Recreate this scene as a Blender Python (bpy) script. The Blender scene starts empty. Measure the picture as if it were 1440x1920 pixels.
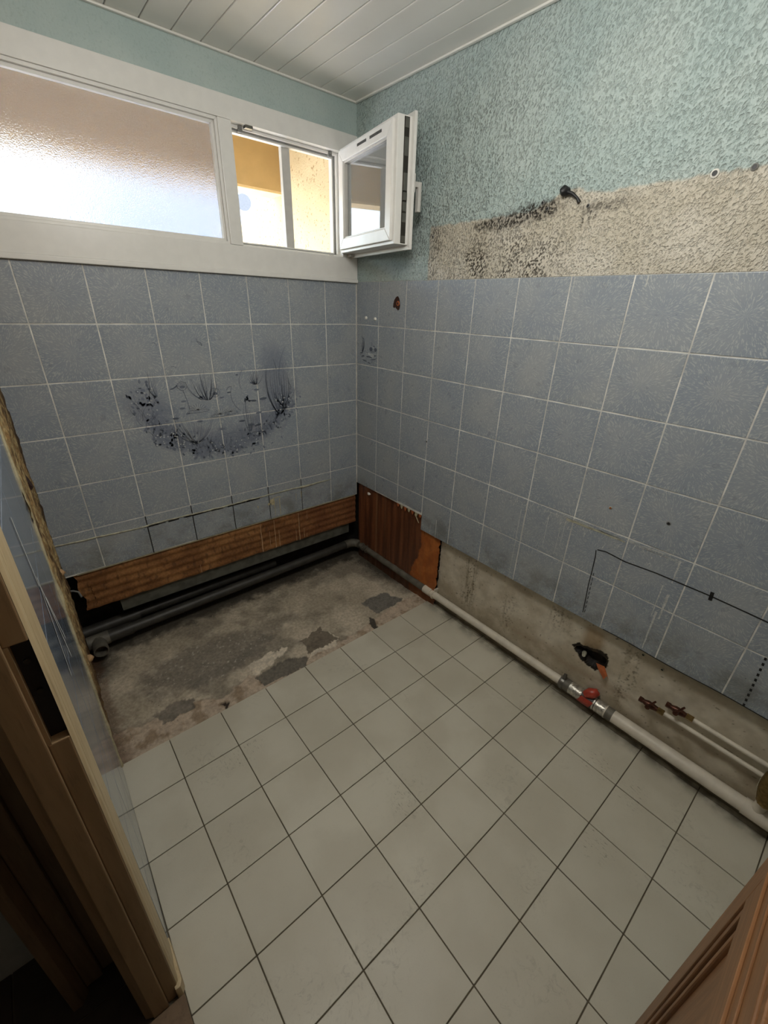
import bpy, bmesh, math, random
from mathutils import Vector, Matrix, noise
random.seed(7)
S = bpy.context.scene
COL = S.collection

# ------------------------------------------------------------------ camera
F_PX = 792.81
RM = [[0.7663405704807977, -0.641697402093074, 0.030766445718255542],
      [-0.2636187371564044, -0.3577746832474698, -0.8958250038077922],
      [0.5858560330449771, 0.6783964329019881, -0.4433407136397857]]
CAM = Vector((-1.47216, -2.015833, 1.533886))
cd = bpy.data.cameras.new('camera')
cam = bpy.data.objects.new('camera', cd)
COL.objects.link(cam)
cd.sensor_fit = 'HORIZONTAL'
cd.sensor_width = 36.0
cd.lens = F_PX * 36.0 / 1440.0
cd.shift_x = -7.24 / 1440.0
cd.shift_y = 5.62 / 1440.0
cd.clip_start = 0.01
cam.matrix_world = Matrix(((RM[0][0], -RM[1][0], -RM[2][0], CAM.x),
                           (RM[0][1], -RM[1][1], -RM[2][1], CAM.y),
                           (RM[0][2], -RM[1][2], -RM[2][2], CAM.z), (0, 0, 0, 1)))
S.camera = cam

# ------------------------------------------------------------------ light
W = bpy.data.worlds.new('World')
S.world = W
W.use_nodes = True
nt = W.node_tree
bgn = nt.nodes['Background']
sky = nt.nodes.new('ShaderNodeTexSky')
sky.sky_type = 'NISHITA'
sky.sun_disc = False
sky.sun_elevation = math.radians(56)
sky.sun_rotation = math.radians(-45)
sky.air_density = 1.0
sky.dust_density = 1.5
nt.links.new(sky.outputs[0], bgn.inputs[0])
bgn.inputs[1].default_value = 1.0

sd = bpy.data.lights.new('sun', 'SUN')
sd.energy = 14.0
sd.angle = math.radians(0.6)
sd.color = (1.0, 0.95, 0.89)
sun = bpy.data.objects.new('sun', sd)
COL.objects.link(sun)
sun.rotation_euler = Vector((0.55, -0.42, -1.0)).to_track_quat('-Z', 'Y').to_euler()

ad = bpy.data.lights.new('fill_light', 'POINT')         # unseen fill light, added above the frame to brighten the room
ad.shadow_soft_size = 0.14
ad.energy = 21.0
ad.color = (1.0, 0.975, 0.93)
al = bpy.data.objects.new('fill_light', ad)
COL.objects.link(al)
al.location = (-0.95, -1.42, 2.13)

S.view_settings.view_transform = 'Standard'
S.view_settings.look = 'None'
S.view_settings.gamma = 1.0
S.view_settings.use_curve_mapping = False
S.view_settings.exposure = 0.2


# ------------------------------------------------------------------ material helpers
def srgb(r, g, b):
    f = lambda c: (c / 255) / 12.92 if c / 255 <= 0.04045 else ((c / 255 + 0.055) / 1.055) ** 2.4
    return (f(r), f(g), f(b), 1.0)


class NB:
    """small node-building helper"""
    def __init__(self, name):
        self.m = bpy.data.materials.new(name)
        self.m.use_nodes = True
        self.t = self.m.node_tree
        self.b = self.t.nodes['Principled BSDF']
        self.out = self.t.nodes['Material Output']

    def n(self, typ, **kw):
        nd = self.t.nodes.new(typ)
        for k, v in kw.items():
            setattr(nd, k, v)
        return nd

    def put(self, sock, v):
        if v is None:
            return
        if hasattr(v, 'is_output') or isinstance(v, bpy.types.NodeSocket):
            self.t.links.new(v, sock)
        else:
            if isinstance(v, (tuple, list)) and len(v) == 3 and sock.type == 'RGBA':
                v = tuple(v) + (1.0,)
            sock.default_value = v

    def math(self, op, a, b=None, c=None, clamp=False):
        nd = self.n('ShaderNodeMath', operation=op, use_clamp=clamp)
        self.put(nd.inputs[0], a)
        self.put(nd.inputs[1], b)
        self.put(nd.inputs[2], c)
        return nd.outputs[0]

    def vmath(self, op, a, b=None):
        nd = self.n('ShaderNodeVectorMath', operation=op)
        self.put(nd.inputs[0], a)
        if b is not None:
            self.put(nd.inputs[1], b)
        return nd.outputs['Value'] if op in ('LENGTH', 'DISTANCE', 'DOT_PRODUCT') else nd.outputs[0]

    def mix(self, fac, a, b, mode='MIX'):
        nd = self.n('ShaderNodeMix', data_type='RGBA', blend_type=mode)
        self.put(nd.inputs[0], fac)
        self.put(nd.inputs[6], a)
        self.put(nd.inputs[7], b)
        return nd.outputs[2]

    def noise(self, vec, scale, detail=3.0, rough=0.5, dist=0.0):
        nd = self.n('ShaderNodeTexNoise')
        if vec is not None:
            self.put(nd.inputs['Vector'], vec)
        nd.inputs['Scale'].default_value = scale
        nd.inputs['Detail'].default_value = detail
        nd.inputs['Roughness'].default_value = rough
        nd.inputs['Distortion'].default_value = dist
        return nd.outputs[0]

    def voro(self, vec, scale, feature='F1', rand=1.0):
        nd = self.n('ShaderNodeTexVoronoi', feature=feature)
        if vec is not None:
            self.put(nd.inputs['Vector'], vec)
        nd.inputs['Scale'].default_value = scale
        nd.inputs['Randomness'].default_value = rand
        return nd.outputs['Distance']

    def ramp(self, fac, lo, hi, a=0.0, b=1.0):
        nd = self.n('ShaderNodeMapRange', interpolation_type='SMOOTHSTEP')
        self.put(nd.inputs[0], fac)
        nd.inputs[1].default_value = lo
        nd.inputs[2].default_value = hi
        nd.inputs[3].default_value = a
        nd.inputs[4].default_value = b
        return nd.outputs[0]

    def pos(self):
        return self.n('ShaderNodeNewGeometry').outputs['Position']

    def obj(self):
        return self.n('ShaderNodeTexCoord').outputs['Object']

    def scale(self, v, s):
        nd = self.n('ShaderNodeVectorMath', operation='MULTIPLY')
        self.put(nd.inputs[0], v)
        nd.inputs[1].default_value = s
        return nd.outputs[0]

    def xyz(self, v):
        nd = self.n('ShaderNodeSeparateXYZ')
        self.put(nd.inputs[0], v)
        return nd.outputs

    def comb(self, x, y, z):
        nd = self.n('ShaderNodeCombineXYZ')
        self.put(nd.inputs[0], x)
        self.put(nd.inputs[1], y)
        self.put(nd.inputs[2], z)
        return nd.outputs[0]

    def rand(self):
        return self.n('ShaderNodeObjectInfo').outputs['Random']

    def attr(self, name='Col'):
        nd = self.n('ShaderNodeAttribute')
        nd.attribute_name = name
        return nd.outputs['Color']

    def bump(self, h, strength=0.5, dist=0.01):
        nd = self.n('ShaderNodeBump')
        nd.inputs['Strength'].default_value = strength
        nd.inputs['Distance'].default_value = dist
        self.put(nd.inputs['Height'], h)
        self.put(self.b.inputs['Normal'], nd.outputs[0])
        return nd

    def fin(self, col=None, rough=None, metal=None, spec=None):
        self.put(self.b.inputs['Base Color'], col)
        self.put(self.b.inputs['Roughness'], rough)
        self.put(self.b.inputs['Metallic'], metal)
        if spec is not None:
            self.b.inputs['Specular IOR Level'].default_value = spec
        return self.m


def simple(name, rgb, rough=0.5, metal=0.0, vary=0.12, scale=30.0, bump=0.0, spec=None):
    k = NB(name)
    nz = k.noise(k.pos(), scale, 4)
    d = tuple(c * (1 - vary) for c in srgb(*rgb)[:3])
    l = tuple(min(1, c * (1 + vary)) for c in srgb(*rgb)[:3])
    c = k.mix(k.ramp(nz, 0.3, 0.7), d, l)
    if bump:
        k.bump(nz, bump, 0.004)
    return k.fin(c, rough, metal, spec)


MAT = {}


def wall_tile_material(name, motif):
    k = NB(name)
    o = k.obj()
    P = k.pos()
    x, y, z = k.xyz(o)[:3]
    r = k.math('SQRT', k.math('ADD', k.math('MULTIPLY', x, x), k.math('ADD', k.math('MULTIPLY', y, y), 1e-6)))
    ax = k.math('DIVIDE', x, r)
    ay = k.math('DIVIDE', y, r)
    rnd = k.rand()
    # fern-like dashes that radiate from the tile centre, kept about as wide at the rim as inside
    wob = k.noise(o, 45.0, 2)
    kr = k.math('MULTIPLY', r, 62.0)
    a1 = k.comb(k.math('MULTIPLY', ax, 9.0), k.math('MULTIPLY', ay, 9.0),
                k.math('ADD', kr, k.math('ADD', k.math('MULTIPLY', rnd, 50.0), k.math('MULTIPLY', wob, 1.2))))
    n1 = k.noise(a1, 1.6, 1.5, 0.5, 0.6)
    a2 = k.comb(k.math('MULTIPLY', ax, 18.0), k.math('MULTIPLY', ay, 18.0),
                k.math('ADD', kr, k.math('MULTIPLY', rnd, 90.0)))
    n2 = k.noise(a2, 1.6, 1.5, 0.5, 0.6)
    st = k.mix(k.ramp(r, 0.03, 0.085), n1, n2)
    st = k.ramp(st, 0.53, 0.62)
    big = k.noise(P, 6.0, 3)
    base = k.mix(k.ramp(big, 0.35, 0.65), srgb(141, 149, 157), srgb(154, 159, 162))
    base = k.mix(k.math('MULTIPLY', rnd, 0.35), base, srgb(138, 148, 160))
    edge = k.math('MAXIMUM', k.math('ABSOLUTE', x), k.math('ABSOLUTE', y))
    base = k.mix(k.ramp(edge, 0.06, 0.1, 0.0, 0.25), base, srgb(128, 140, 152))
    c = k.mix(k.math('MULTIPLY', st, 0.55), base, srgb(186, 189, 186))
    px, py, pz = k.xyz(P)[:3]
    if motif:
        # printed blue ground of the pond picture
        u = k.math('DIVIDE', k.math('ADD', px, 0.775), 0.37)
        v = k.math('DIVIDE', k.math('SUBTRACT', pz, 1.16), 0.29)
        d = k.math('ADD', k.math('MULTIPLY', u, u), k.math('MULTIPLY', v, v))
        wn = k.math('MULTIPLY', k.math('SUBTRACT', k.noise(P, 14.0, 3), 0.5), 0.9)
        d = k.math('ADD', d, wn)
        ring = k.math('MULTIPLY', k.ramp(d, 0.15, 0.7), k.ramp(d, 1.25, 0.9))
        low = k.ramp(pz, 1.30, 1.02)
        m1 = k.math('MULTIPLY', ring, low)
        u2 = k.math('DIVIDE', k.math('ADD', px, 0.50), 0.085)
        v2 = k.math('DIVIDE', k.math('SUBTRACT', pz, 1.20), 0.17)
        d2 = k.math('ADD', k.math('MULTIPLY', u2, u2), k.math('MULTIPLY', v2, v2))
        m = k.math('MAXIMUM', k.math('MULTIPLY', m1, 0.6), k.ramp(d2, 1.4, 0.1, 0.0, 0.5))
        c = k.mix(m, c, srgb(96, 104, 124))
    # grime left below the old bath rim
    grime = k.math('MULTIPLY', k.ramp(pz, 0.62, 0.5), k.ramp(k.noise(P, 9.0, 5, 0.65), 0.42, 0.66))
    c = k.mix(k.math('MULTIPLY', grime, 0.55), c, srgb(98, 96, 84))
    sp = k.math('MULTIPLY', k.ramp(pz, 0.68, 0.55), k.ramp(k.noise(P, 70.0, 3, 0.6), 0.66, 0.74))
    c = k.mix(k.math('MULTIPLY', sp, 0.6), c, srgb(52, 48, 40))
    k.bump(k.math('ADD', k.math('MULTIPLY', st, 0.25), k.noise(P, 12.0, 2)), 0.12, 0.003)
    rr = k.math('ADD', 0.22, k.math('MULTIPLY', k.noise(P, 25.0, 3), 0.16))
    return k.fin(c, rr)


MAT['tile_b'] = wall_tile_material('blue_grey_wall_tile_print', True)
MAT['tile_r'] = wall_tile_material('blue_grey_wall_tile', False)


def left_tile():
    k = NB('glossy_blue_tile')
    P = k.pos()
    c = k.mix(k.ramp(k.noise(P, 8.0, 4), 0.35, 0.65), srgb(104, 116, 132), srgb(126, 136, 148))
    sx = k.noise(k.scale(P, (1, 30, 1.2)), 8.0, 3)
    rr = k.ramp(sx, 0.45, 0.7, 0.10, 0.14)
    k.bump(k.noise(k.scale(P, (1, 1, 0.4)), 14.0, 2), 0.02, 0.002)
    return k.fin(c, rr, spec=0.6)


MAT['tile_l'] = left_tile()


def floor_tile():
    k = NB('off_white_floor_tile')
    P = k.pos()
    rnd = k.rand()
    c = k.mix(k.ramp(k.noise(P, 5.0, 4), 0.35, 0.65), srgb(190, 184, 166), srgb(202, 197, 180))
    c = k.mix(k.math('MULTIPLY', rnd, 0.5), c, srgb(184, 178, 160))
    sm = k.math('MULTIPLY', k.ramp(k.noise(P, 4.0, 2), 0.5, 0.72), k.ramp(k.noise(P, 38.0, 5, 0.7, 1.5), 0.5, 0.72))
    c = k.mix(k.math('MULTIPLY', sm, 0.45), c, srgb(132, 126, 112))
    fine = k.ramp(k.noise(P, 420.0, 2), 0.62, 0.74)
    c = k.mix(k.math('MULTIPLY', fine, 0.25), c, srgb(140, 136, 126))
    # scuffed dirt beside the pipe
    px, py, pz = k.xyz(P)[:3]
    ds = None
    for (sx, sy, rx, ry) in ((-0.17, -1.78, 0.06, 0.07), (-0.18, -1.91, 0.07, 0.05), (-0.83, -1.41, 0.05, 0.06),
                             (-0.44, -1.90, 0.06, 0.06), (-1.2, -0.9, 0.09, 0.05)):
        u = k.math('DIVIDE', k.math('SUBTRACT', px, sx), rx)
        v = k.math('DIVIDE', k.math('SUBTRACT', py, sy), ry)
        d = k.ramp(k.math('ADD', k.math('MULTIPLY', u, u), k.math('MULTIPLY', v, v)), 1.6, 0.2)
        ds = d if ds is None else k.math('MAXIMUM', ds, d)
    streak = k.ramp(k.noise(k.scale(P, (28, 9, 1)), 6.0, 4, 0.7), 0.56, 0.70)
    c = k.mix(k.math('MULTIPLY', k.math('MULTIPLY', ds, streak), 0.75), c, srgb(86, 80, 66))
    # grime creeping out from the wall side
    gw = k.math('MULTIPLY', k.ramp(px, -0.05, 0.03), k.ramp(k.noise(P, 16.0, 4), 0.3, 0.65))
    c = k.mix(k.math('MULTIPLY', gw, 0.8), c, srgb(92, 86, 72))
    k.bump(k.noise(P, 220.0, 2), 0.06, 0.002)
    return k.fin(c, k.math('ADD', 0.34, k.math('MULTIPLY', k.noise(P, 7.0, 3), 0.25)))


MAT['tile_f'] = floor_tile()


def crepi(name, use_attr):
    k = NB(name)
    P = k.pos()
    s = k.xyz(P)
    Q = k.vmath('ADD', k.scale(P, (1.0, 1.15, 0.95)), k.comb(0.0, k.math('MULTIPLY', s[2], 0.25), 0.0))
    n1 = k.noise(Q, 138.0, 1.5, 0.5, 0.2)
    v1 = k.noise(P, 240.0, 1.5)
    h = k.math('ADD', k.ramp(n1, 0.28, 0.60), k.math('MULTIPLY', v1, 0.3))
    pit_shade = k.ramp(n1, 0.43, 0.30)  # shade of the relief pits, painted into the plaster colour
    big = k.noise(P, 4.0, 3)
    teal = k.mix(k.ramp(big, 0.35, 0.65), srgb(167, 184, 181), srgb(177, 191, 187))
    if use_attr:
        a = k.n('ShaderNodeSeparateColor')
        k.t.links.new(k.attr(), a.inputs[0])
        band, mold, pale = a.outputs[0], a.outputs[1], a.outputs[2]
        beige = k.mix(k.ramp(k.noise(P, 7.0, 3), 0.35, 0.65), srgb(190, 183, 166), srgb(202, 196, 182))
        c = k.mix(band, teal, beige)
        c = k.mix(k.math('MULTIPLY', pit_shade, 0.40), c, srgb(78, 86, 82))
        mm = k.math('MULTIPLY', mold, k.math('ADD', 0.5, k.math('MULTIPLY', k.ramp(n1, 0.62, 0.40), 0.7)), clamp=True)
        c = k.mix(mm, c, srgb(46, 41, 33))
        c = k.mix(k.math('MULTIPLY', pale, k.ramp(n1, 0.56, 0.40)), c, srgb(56, 49, 38))
    else:
        c = k.mix(k.math('MULTIPLY', pit_shade, 0.12), teal, srgb(90, 110, 108))
    k.bump(h, 0.8 if use_attr else 0.2, 0.0045)
    return k.fin(c, 0.6)


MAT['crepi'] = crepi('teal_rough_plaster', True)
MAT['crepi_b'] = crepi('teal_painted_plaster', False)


def vcol(name, rough=0.85, bumpscale=60.0, bumpstr=0.35, mul=0.18, spec=0.3):
    k = NB(name)
    P = k.pos()
    c = k.attr()
    f = k.ramp(k.noise(P, bumpscale, 5, 0.6), 0.25, 0.75, 1 - mul, 1 + mul)
    cc = k.n('ShaderNodeVectorMath', operation='SCALE')
    k.put(cc.inputs[0], c)
    k.put(cc.inputs[3], f)
    k.bump(k.noise(P, bumpscale * 1.5, 5, 0.6), bumpstr, 0.004)
    return k.fin(cc.outputs[0], rough, spec=spec)


MAT['concrete'] = vcol('bare_floor_screed', 0.85, 70, 0.4, 0.22)
MAT['plaster_low'] = vcol('stained_cream_plaster', 0.6, 35, 0.15, 0.08)
MAT['rough_wall'] = vcol('torn_plaster_and_fibre', 0.9, 110, 0.5, 0.35)
MAT['ribbed'] = vcol('ribbed_brown_clay', 0.75, 90, 0.3, 0.22)
MAT['brown_panel'] = vcol('streaked_brown_clay', 0.42, 60, 0.12, 0.12, 0.4)

MAT['grout_w'] = simple('pale_grout', (206, 205, 198), 0.8, vary=0.25, scale=14)
MAT['grout_f'] = simple('dark_floor_grout', (92, 84, 68), 0.9, vary=0.2, scale=18)
MAT['pvc'] = simple('white_pvc', (226, 225, 220), 0.3, vary=0.02)
MAT['pvc_dim'] = simple('grey_white_pvc', (196, 194, 188), 0.35, vary=0.04)
MAT['ceil'] = simple('white_ceiling_pvc', (228, 227, 220), 0.28, vary=0.02, scale=6)
MAT['dark_gap'] = simple('dark_joint', (58, 58, 54), 0.8)
MAT['shell'] = simple('plain_plaster', (170, 168, 160), 0.9, vary=0.05)
MAT['soot'] = simple('black_damp_masonry', (34, 31, 27), 0.95, vary=0.4, scale=25)
MAT['damp'] = simple('damp_grey_render', (84, 84, 76), 0.8, vary=0.25, scale=22)
MAT['steel'] = simple('zinc_steel', (120, 118, 112), 0.35, 0.9)
MAT['steel_dark'] = simple('dark_steel', (70, 67, 62), 0.45, 0.8)
MAT['silver'] = simple('crinkled_foil_tape', (190, 186, 176), 0.28, 0.75, vary=0.3, scale=90, bump=0.8)
MAT['red'] = simple('red_adhesive_tape', (162, 60, 44), 0.35, vary=0.2, scale=60, bump=0.3)
MAT['copper'] = simple('dark_copper', (86, 54, 42), 0.38, 0.7, vary=0.3, scale=90)
MAT['brass'] = simple('tarnished_brass', (146, 122, 78), 0.3, 0.85, vary=0.3, scale=80)
MAT['pipe_w'] = simple('cream_painted_pipe', (208, 200, 184), 0.45, vary=0.08, scale=20)
MAT['pipe_g'] = simple('dirty_grey_pipe', (96, 92, 82), 0.55, vary=0.25, scale=24)
MAT['pipe_d'] = simple('black_drain_pipe', (52, 50, 45), 0.5, vary=0.25, scale=24)
MAT['ink'] = simple('black_marker_ink', (22, 22, 24), 0.5)
MAT['chalk'] = simple('pale_scraped_residue', (188, 190, 186), 0.8, vary=0.2, scale=120)
MAT['caulk'] = simple('old_silicone_bead', (166, 164, 144), 0.5, vary=0.25, scale=45)
MAT['drip'] = simple('tan_glue_drip', (176, 142, 104), 0.5, vary=0.2, scale=80)
MAT['cream_edge'] = simple('cream_plaster_edge', (180, 170, 138), 0.8, vary=0.18, scale=60, bump=0.4)
MAT['print_dark'] = simple('print_ink_dark', (88, 95, 108), 0.35)
MAT['print_mid'] = simple('print_ink_mid', (112, 120, 134), 0.35)
MAT['print_light'] = simple('print_ink_pale', (178, 183, 184), 0.35)
MAT['terracotta'] = simple('terracotta_shard', (168, 92, 50), 0.8, vary=0.2, scale=60)
MAT['hole_brown'] = simple('dark_red_brown_core', (52, 28, 20), 0.9)
MAT['plug'] = simple('grey_plastic_plug', (120, 120, 116), 0.6)
MAT['white_plug'] = simple('white_filler', (222, 220, 212), 0.7)
MAT['rubble'] = simple('debris_crumbs', (150, 138, 118), 0.9, vary=0.5, scale=150)
MAT['hall_floor'] = simple('dark_hall_tile', (58, 48, 40), 0.5, vary=0.1)


def wood(name, a, b, sc, rough=0.5, spec=0.4):
    k = NB(name)
    P = k.scale(k.pos(), sc)
    n = k.noise(P, 6.0, 5, 0.6, 0.8)
    c = k.mix(k.ramp(n, 0.3, 0.7), srgb(*a), srgb(*b))
    f = k.noise(P, 30.0, 3)
    c = k.mix(k.ramp(f, 0.55, 0.75, 0, 0.35), c, srgb(a[0] * .7, a[1] * .7, a[2] * .7))
    k.bump(f, 0.08, 0.002)
    return k.fin(c, rough, spec=spec)


MAT['jamb'] = wood('brown_painted_jamb', (134, 110, 78), (148, 122, 90), (6, 6, 0.6), 0.55)
MAT['casing'] = wood('cream_worn_casing', (178, 158, 122), (192, 174, 138), (8, 8, 0.6), 0.5)
MAT['hall_trim'] = wood('dim_hall_trim', (104, 84, 62), (118, 96, 72), (8, 8, 0.6), 0.6)
MAT['door_v'] = wood('oak_door_vertical', (122, 84, 52), (150, 106, 68), (14, 14, 0.9), 0.45)
MAT['door_h'] = wood('oak_door_horizontal', (122, 84, 52), (150, 106, 68), (0.9, 14, 14), 0.45)


def frosted():
    k = NB('frosted_glass')
    t = k.t
    t.nodes.remove(k.b)
    P = k.pos()
    bm_ = k.n('ShaderNodeBump')
    bm_.inputs['Strength'].default_value = 0.6
    bm_.inputs['Distance'].default_value = 0.004
    k.put(bm_.inputs['Height'], k.noise(P, 260.0, 2))
    rf = k.n('ShaderNodeBsdfRefraction')
    rf.inputs['Roughness'].default_value = 0.16
    rf.inputs['IOR'].default_value = 1.18
    rf.inputs['Color'].default_value = (0.63, 0.615, 0.59, 1)
    k.put(rf.inputs['Normal'], bm_.outputs[0])
    tr = k.n('ShaderNodeBsdfTranslucent')
    tr.inputs['Color'].default_value = (0.86, 0.92, 1.0, 1)
    tp = k.n('ShaderNodeBsdfTransparent')
    tp.inputs['Color'].default_value = (0.9, 0.94, 1.0, 1)
    gl = k.n('ShaderNodeBsdfGlossy')
    gl.inputs['Roughness'].default_value = 0.2
    k.put(gl.inputs['Normal'], bm_.outputs[0])

    def mx(f, a, b):
        m = k.n('ShaderNodeMixShader')
        m.inputs[0].default_value = f
        t.links.new(a, m.inputs[1])
        t.links.new(b, m.inputs[2])
        return m.outputs[0]
    s = mx(0.07, rf.outputs[0], tr.outputs[0])
    s = mx(0.04, s, gl.outputs[0])
    t.links.new(s, k.out.inputs[0])
    return k.m


def clear_glass():
    k = NB('clear_window_glass')
    t = k.t
    t.nodes.remove(k.b)
    tp = k.n('ShaderNodeBsdfTransparent')
    tp.inputs['Color'].default_value = (0.86, 0.9, 0.88, 1)
    gl = k.n('ShaderNodeBsdfGlossy')
    gl.inputs['Roughness'].default_value = 0.015
    df = k.n('ShaderNodeBsdfDiffuse')  # pale diffuse layer, stands in for the pane's bright reflection
    df.inputs['Color'].default_value = (0.7, 0.74, 0.72, 1)
    fr = k.n('ShaderNodeFresnel')
    fr.inputs['IOR'].default_value = 2.2
    m0 = k.n('ShaderNodeMixShader')
    m0.inputs[0].default_value = 0.3
    t.links.new(tp.outputs[0], m0.inputs[1])
    t.links.new(df.outputs[0], m0.inputs[2])
    m = k.n('ShaderNodeMixShader')
    t.links.new(fr.outputs[0], m.inputs[0])
    t.links.new(m0.outputs[0], m.inputs[1])
    t.links.new(gl.outputs[0], m.inputs[2])
    t.links.new(m.outputs[0], k.out.inputs[0])
    return k.m


MAT['frost'] = frosted()
MAT['glass'] = clear_glass()


def stucco():
    k = NB('ochre_stucco')
    P = k.pos()
    c = k.mix(k.ramp(k.noise(P, 5.0, 3), 0.35, 0.65), srgb(196, 180, 144), srgb(208, 192, 156))
    sp = k.ramp(k.noise(P, 75.0, 2, 0.5), 0.62, 0.70)
    c = k.mix(k.math('MULTIPLY', sp, 0.75), c, srgb(134, 106, 66))
    k.bump(k.noise(P, 120.0, 3), 0.5, 0.006)
    return k.fin(c, 0.9)


MAT['stucco'] = stucco()
MAT['ochre'] = simple('ochre_paint', (196, 170, 124), 0.85, vary=0.06, scale=9)
MAT['beam_lit'] = simple('lit_beam_underside', (226, 204, 160), 0.85, vary=0.05)  # paler ochre, light painted into the beam's underside
MAT['white_render'] = simple('white_render', (240, 238, 232), 0.9, vary=0.02, scale=3)
MAT['pale_blue'] = simple('pale_blue_render', (226, 232, 246), 0.9, vary=0.03, scale=3)
MAT['dish'] = simple('grey_dish', (136, 134, 132), 0.6, vary=0.05)
MAT['paving'] = simple('pale_paving', (212, 210, 206), 0.9, vary=0.06, scale=3)


# ------------------------------------------------------------------ mesh helpers
def link(name, me, mat=None, parent=None, kind=None, label=None, cat=None, group=None):
    o = bpy.data.objects.new(name, me)
    COL.objects.link(o)
    if mat is not None and me is not None and len(me.materials) == 0:
        me.materials.append(MAT[mat] if isinstance(mat, str) else mat)
    if parent:
        o.parent = parent
    if kind:
        o['kind'] = kind
    if label:
        o['label'] = label
    if cat:
        o['category'] = cat
    if group:
        o['group'] = group
    return o


def empty(name, loc=(0, 0, 0), **kw):
    o = link(name, None, **kw)
    o.empty_display_size = 0.05
    o.location = loc
    return o


def mesh(name, vs, fs, smooth=False):
    me = bpy.data.meshes.new(name)
    me.from_pydata([tuple(v) for v in vs], [], fs)
    me.update()
    if smooth:
        for p in me.polygons:
            p.use_smooth = True
    return me


class MB:
    def __init__(self):
        self.v, self.f, self.sm = [], [], []

    def add(self, vs, fs, smooth=False):
        b = len(self.v)
        self.v += [tuple(v) for v in vs]
        self.f += [tuple(i + b for i in f) for f in fs]
        self.sm += [smooth] * len(fs)
        return self

    def box(self, x0, x1, y0, y1, z0, z1):
        x0, x1 = sorted((x0, x1)); y0, y1 = sorted((y0, y1)); z0, z1 = sorted((z0, z1))
        return self.add([(x0, y0, z0), (x1, y0, z0), (x1, y1, z0), (x0, y1, z0),
                         (x0, y0, z1), (x1, y0, z1), (x1, y1, z1), (x0, y1, z1)],
                        [(0, 3, 2, 1), (4, 5, 6, 7), (0, 1, 5, 4), (1, 2, 6, 5), (2, 3, 7, 6), (3, 0, 4, 7)])

    def prism(self, poly, axis, a, b):
        """polygon (2D) extruded along an axis: axis 'z' -> (x,y); 'y' -> (x,z); 'x' -> (y,z)"""
        n = len(poly)
        def P(p, t):
            return {'z': (p[0], p[1], t), 'y': (p[0], t, p[1]), 'x': (t, p[0], p[1])}[axis]
        vs = [P(p, a) for p in poly] + [P(p, b) for p in poly]
        fs = [tuple(range(n))[::-1], tuple(range(n, 2 * n))]
        fs += [(i, (i + 1) % n, n + (i + 1) % n, n + i) for i in range(n)]
        return self.add(vs, fs)

    def tube(self, pts, rad, seg=16, caps=True, smooth=True):
        pts = [Vector(p) for p in pts]
        n = len(pts)
        rads = rad if isinstance(rad, (list, tuple)) else [rad] * n
        vs, fs = [], []
        T0 = (pts[1] - pts[0]).normalized()
        N = T0.cross(Vector((0, 0, 1)))
        if N.length < 1e-3:
            N = T0.cross(Vector((1, 0, 0)))
        N.normalize()
        for i, p in enumerate(pts):
            T = (pts[min(i + 1, n - 1)] - pts[max(i - 1, 0)]).normalized()
            N = (N - T * N.dot(T)).normalized()
            Bn = T.cross(N)
            for s in range(seg):
                a = 2 * math.pi * s / seg
                vs.append(p + (N * math.cos(a) + Bn * math.sin(a)) * rads[i])
        for i in range(n - 1):
            for s in range(seg):
                s2 = (s + 1) % seg
                fs.append((i * seg + s, i * seg + s2, (i + 1) * seg + s2, (i + 1) * seg + s))
        self.add(vs, fs, smooth)
        if caps:
            self.add([vs[s] for s in range(seg)], [tuple(range(seg))[::-1]])
            self.add([vs[(n - 1) * seg + s] for s in range(seg)], [tuple(range(seg))])
        return self

    def me(self, name, bevel=0.0, segs=2, merge=False):
        m = mesh(name, self.v, self.f)
        for p, s in zip(m.polygons, self.sm):
            p.use_smooth = s
        if bevel or merge:
            bm = bmesh.new()
            bm.from_mesh(m)
            if bevel:
                bmesh.ops.recalc_face_normals(bm, faces=bm.faces)
                bmesh.ops.bevel(bm, geom=list(bm.edges), offset=bevel, segments=segs, profile=0.6, affect='EDGES', clamp_overlap=True)
            bm.to_mesh(m)
            bm.free()
        else:
            bm = bmesh.new()
            bm.from_mesh(m)
            bmesh.ops.recalc_face_normals(bm, faces=bm.faces)
            bm.to_mesh(m)
            bm.free()
        return m


def part(name, mb, mat, parent=None, bevel=0.0, **kw):
    return link(name, mb.me(name, bevel), mat, parent, **kw)


def grid(name, f, nu, nv, colf=None):
    """heightfield: f(i/nu, j/nv) -> Vector ; colf(u,v) -> rgb linear"""
    vs, cs, fs = [], [], []
    for j in range(nv + 1):
        for i in range(nu + 1):
            u, v = i / nu, j / nv
            vs.append(f(u, v))
            if colf:
                cs.append(colf(u, v))
    for j in range(nv):
        for i in range(nu):
            a = j * (nu + 1) + i
            fs.append((a, a + 1, a + nu + 2, a + nu + 1))
    me = mesh(name, vs, fs, True)
    if colf:
        at = me.color_attributes.new('Col', 'FLOAT_COLOR', 'POINT')
        flat = []
        for c in cs:
            flat += [c[0], c[1], c[2], 1.0]
        at.data.foreach_set('color', flat)
    return me


def nz(x, y, z=0.0, s=1.0, o=3):
    """fractal noise around 0 (-1..1)"""
    return noise.fractal(Vector((x * s, y * s, z * s)), 0.9, 2.1, o)


def sm(a, b, x):
    if a == b:
        return 1.0 if x >= a else 0.0
    t = max(0.0, min(1.0, (x - a) / (b - a)))
    return t * t * (3 - 2 * t)


def lerp(a, b, t):
    return tuple(a[i] + (b[i] - a[i]) * t for i in range(3))


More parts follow.
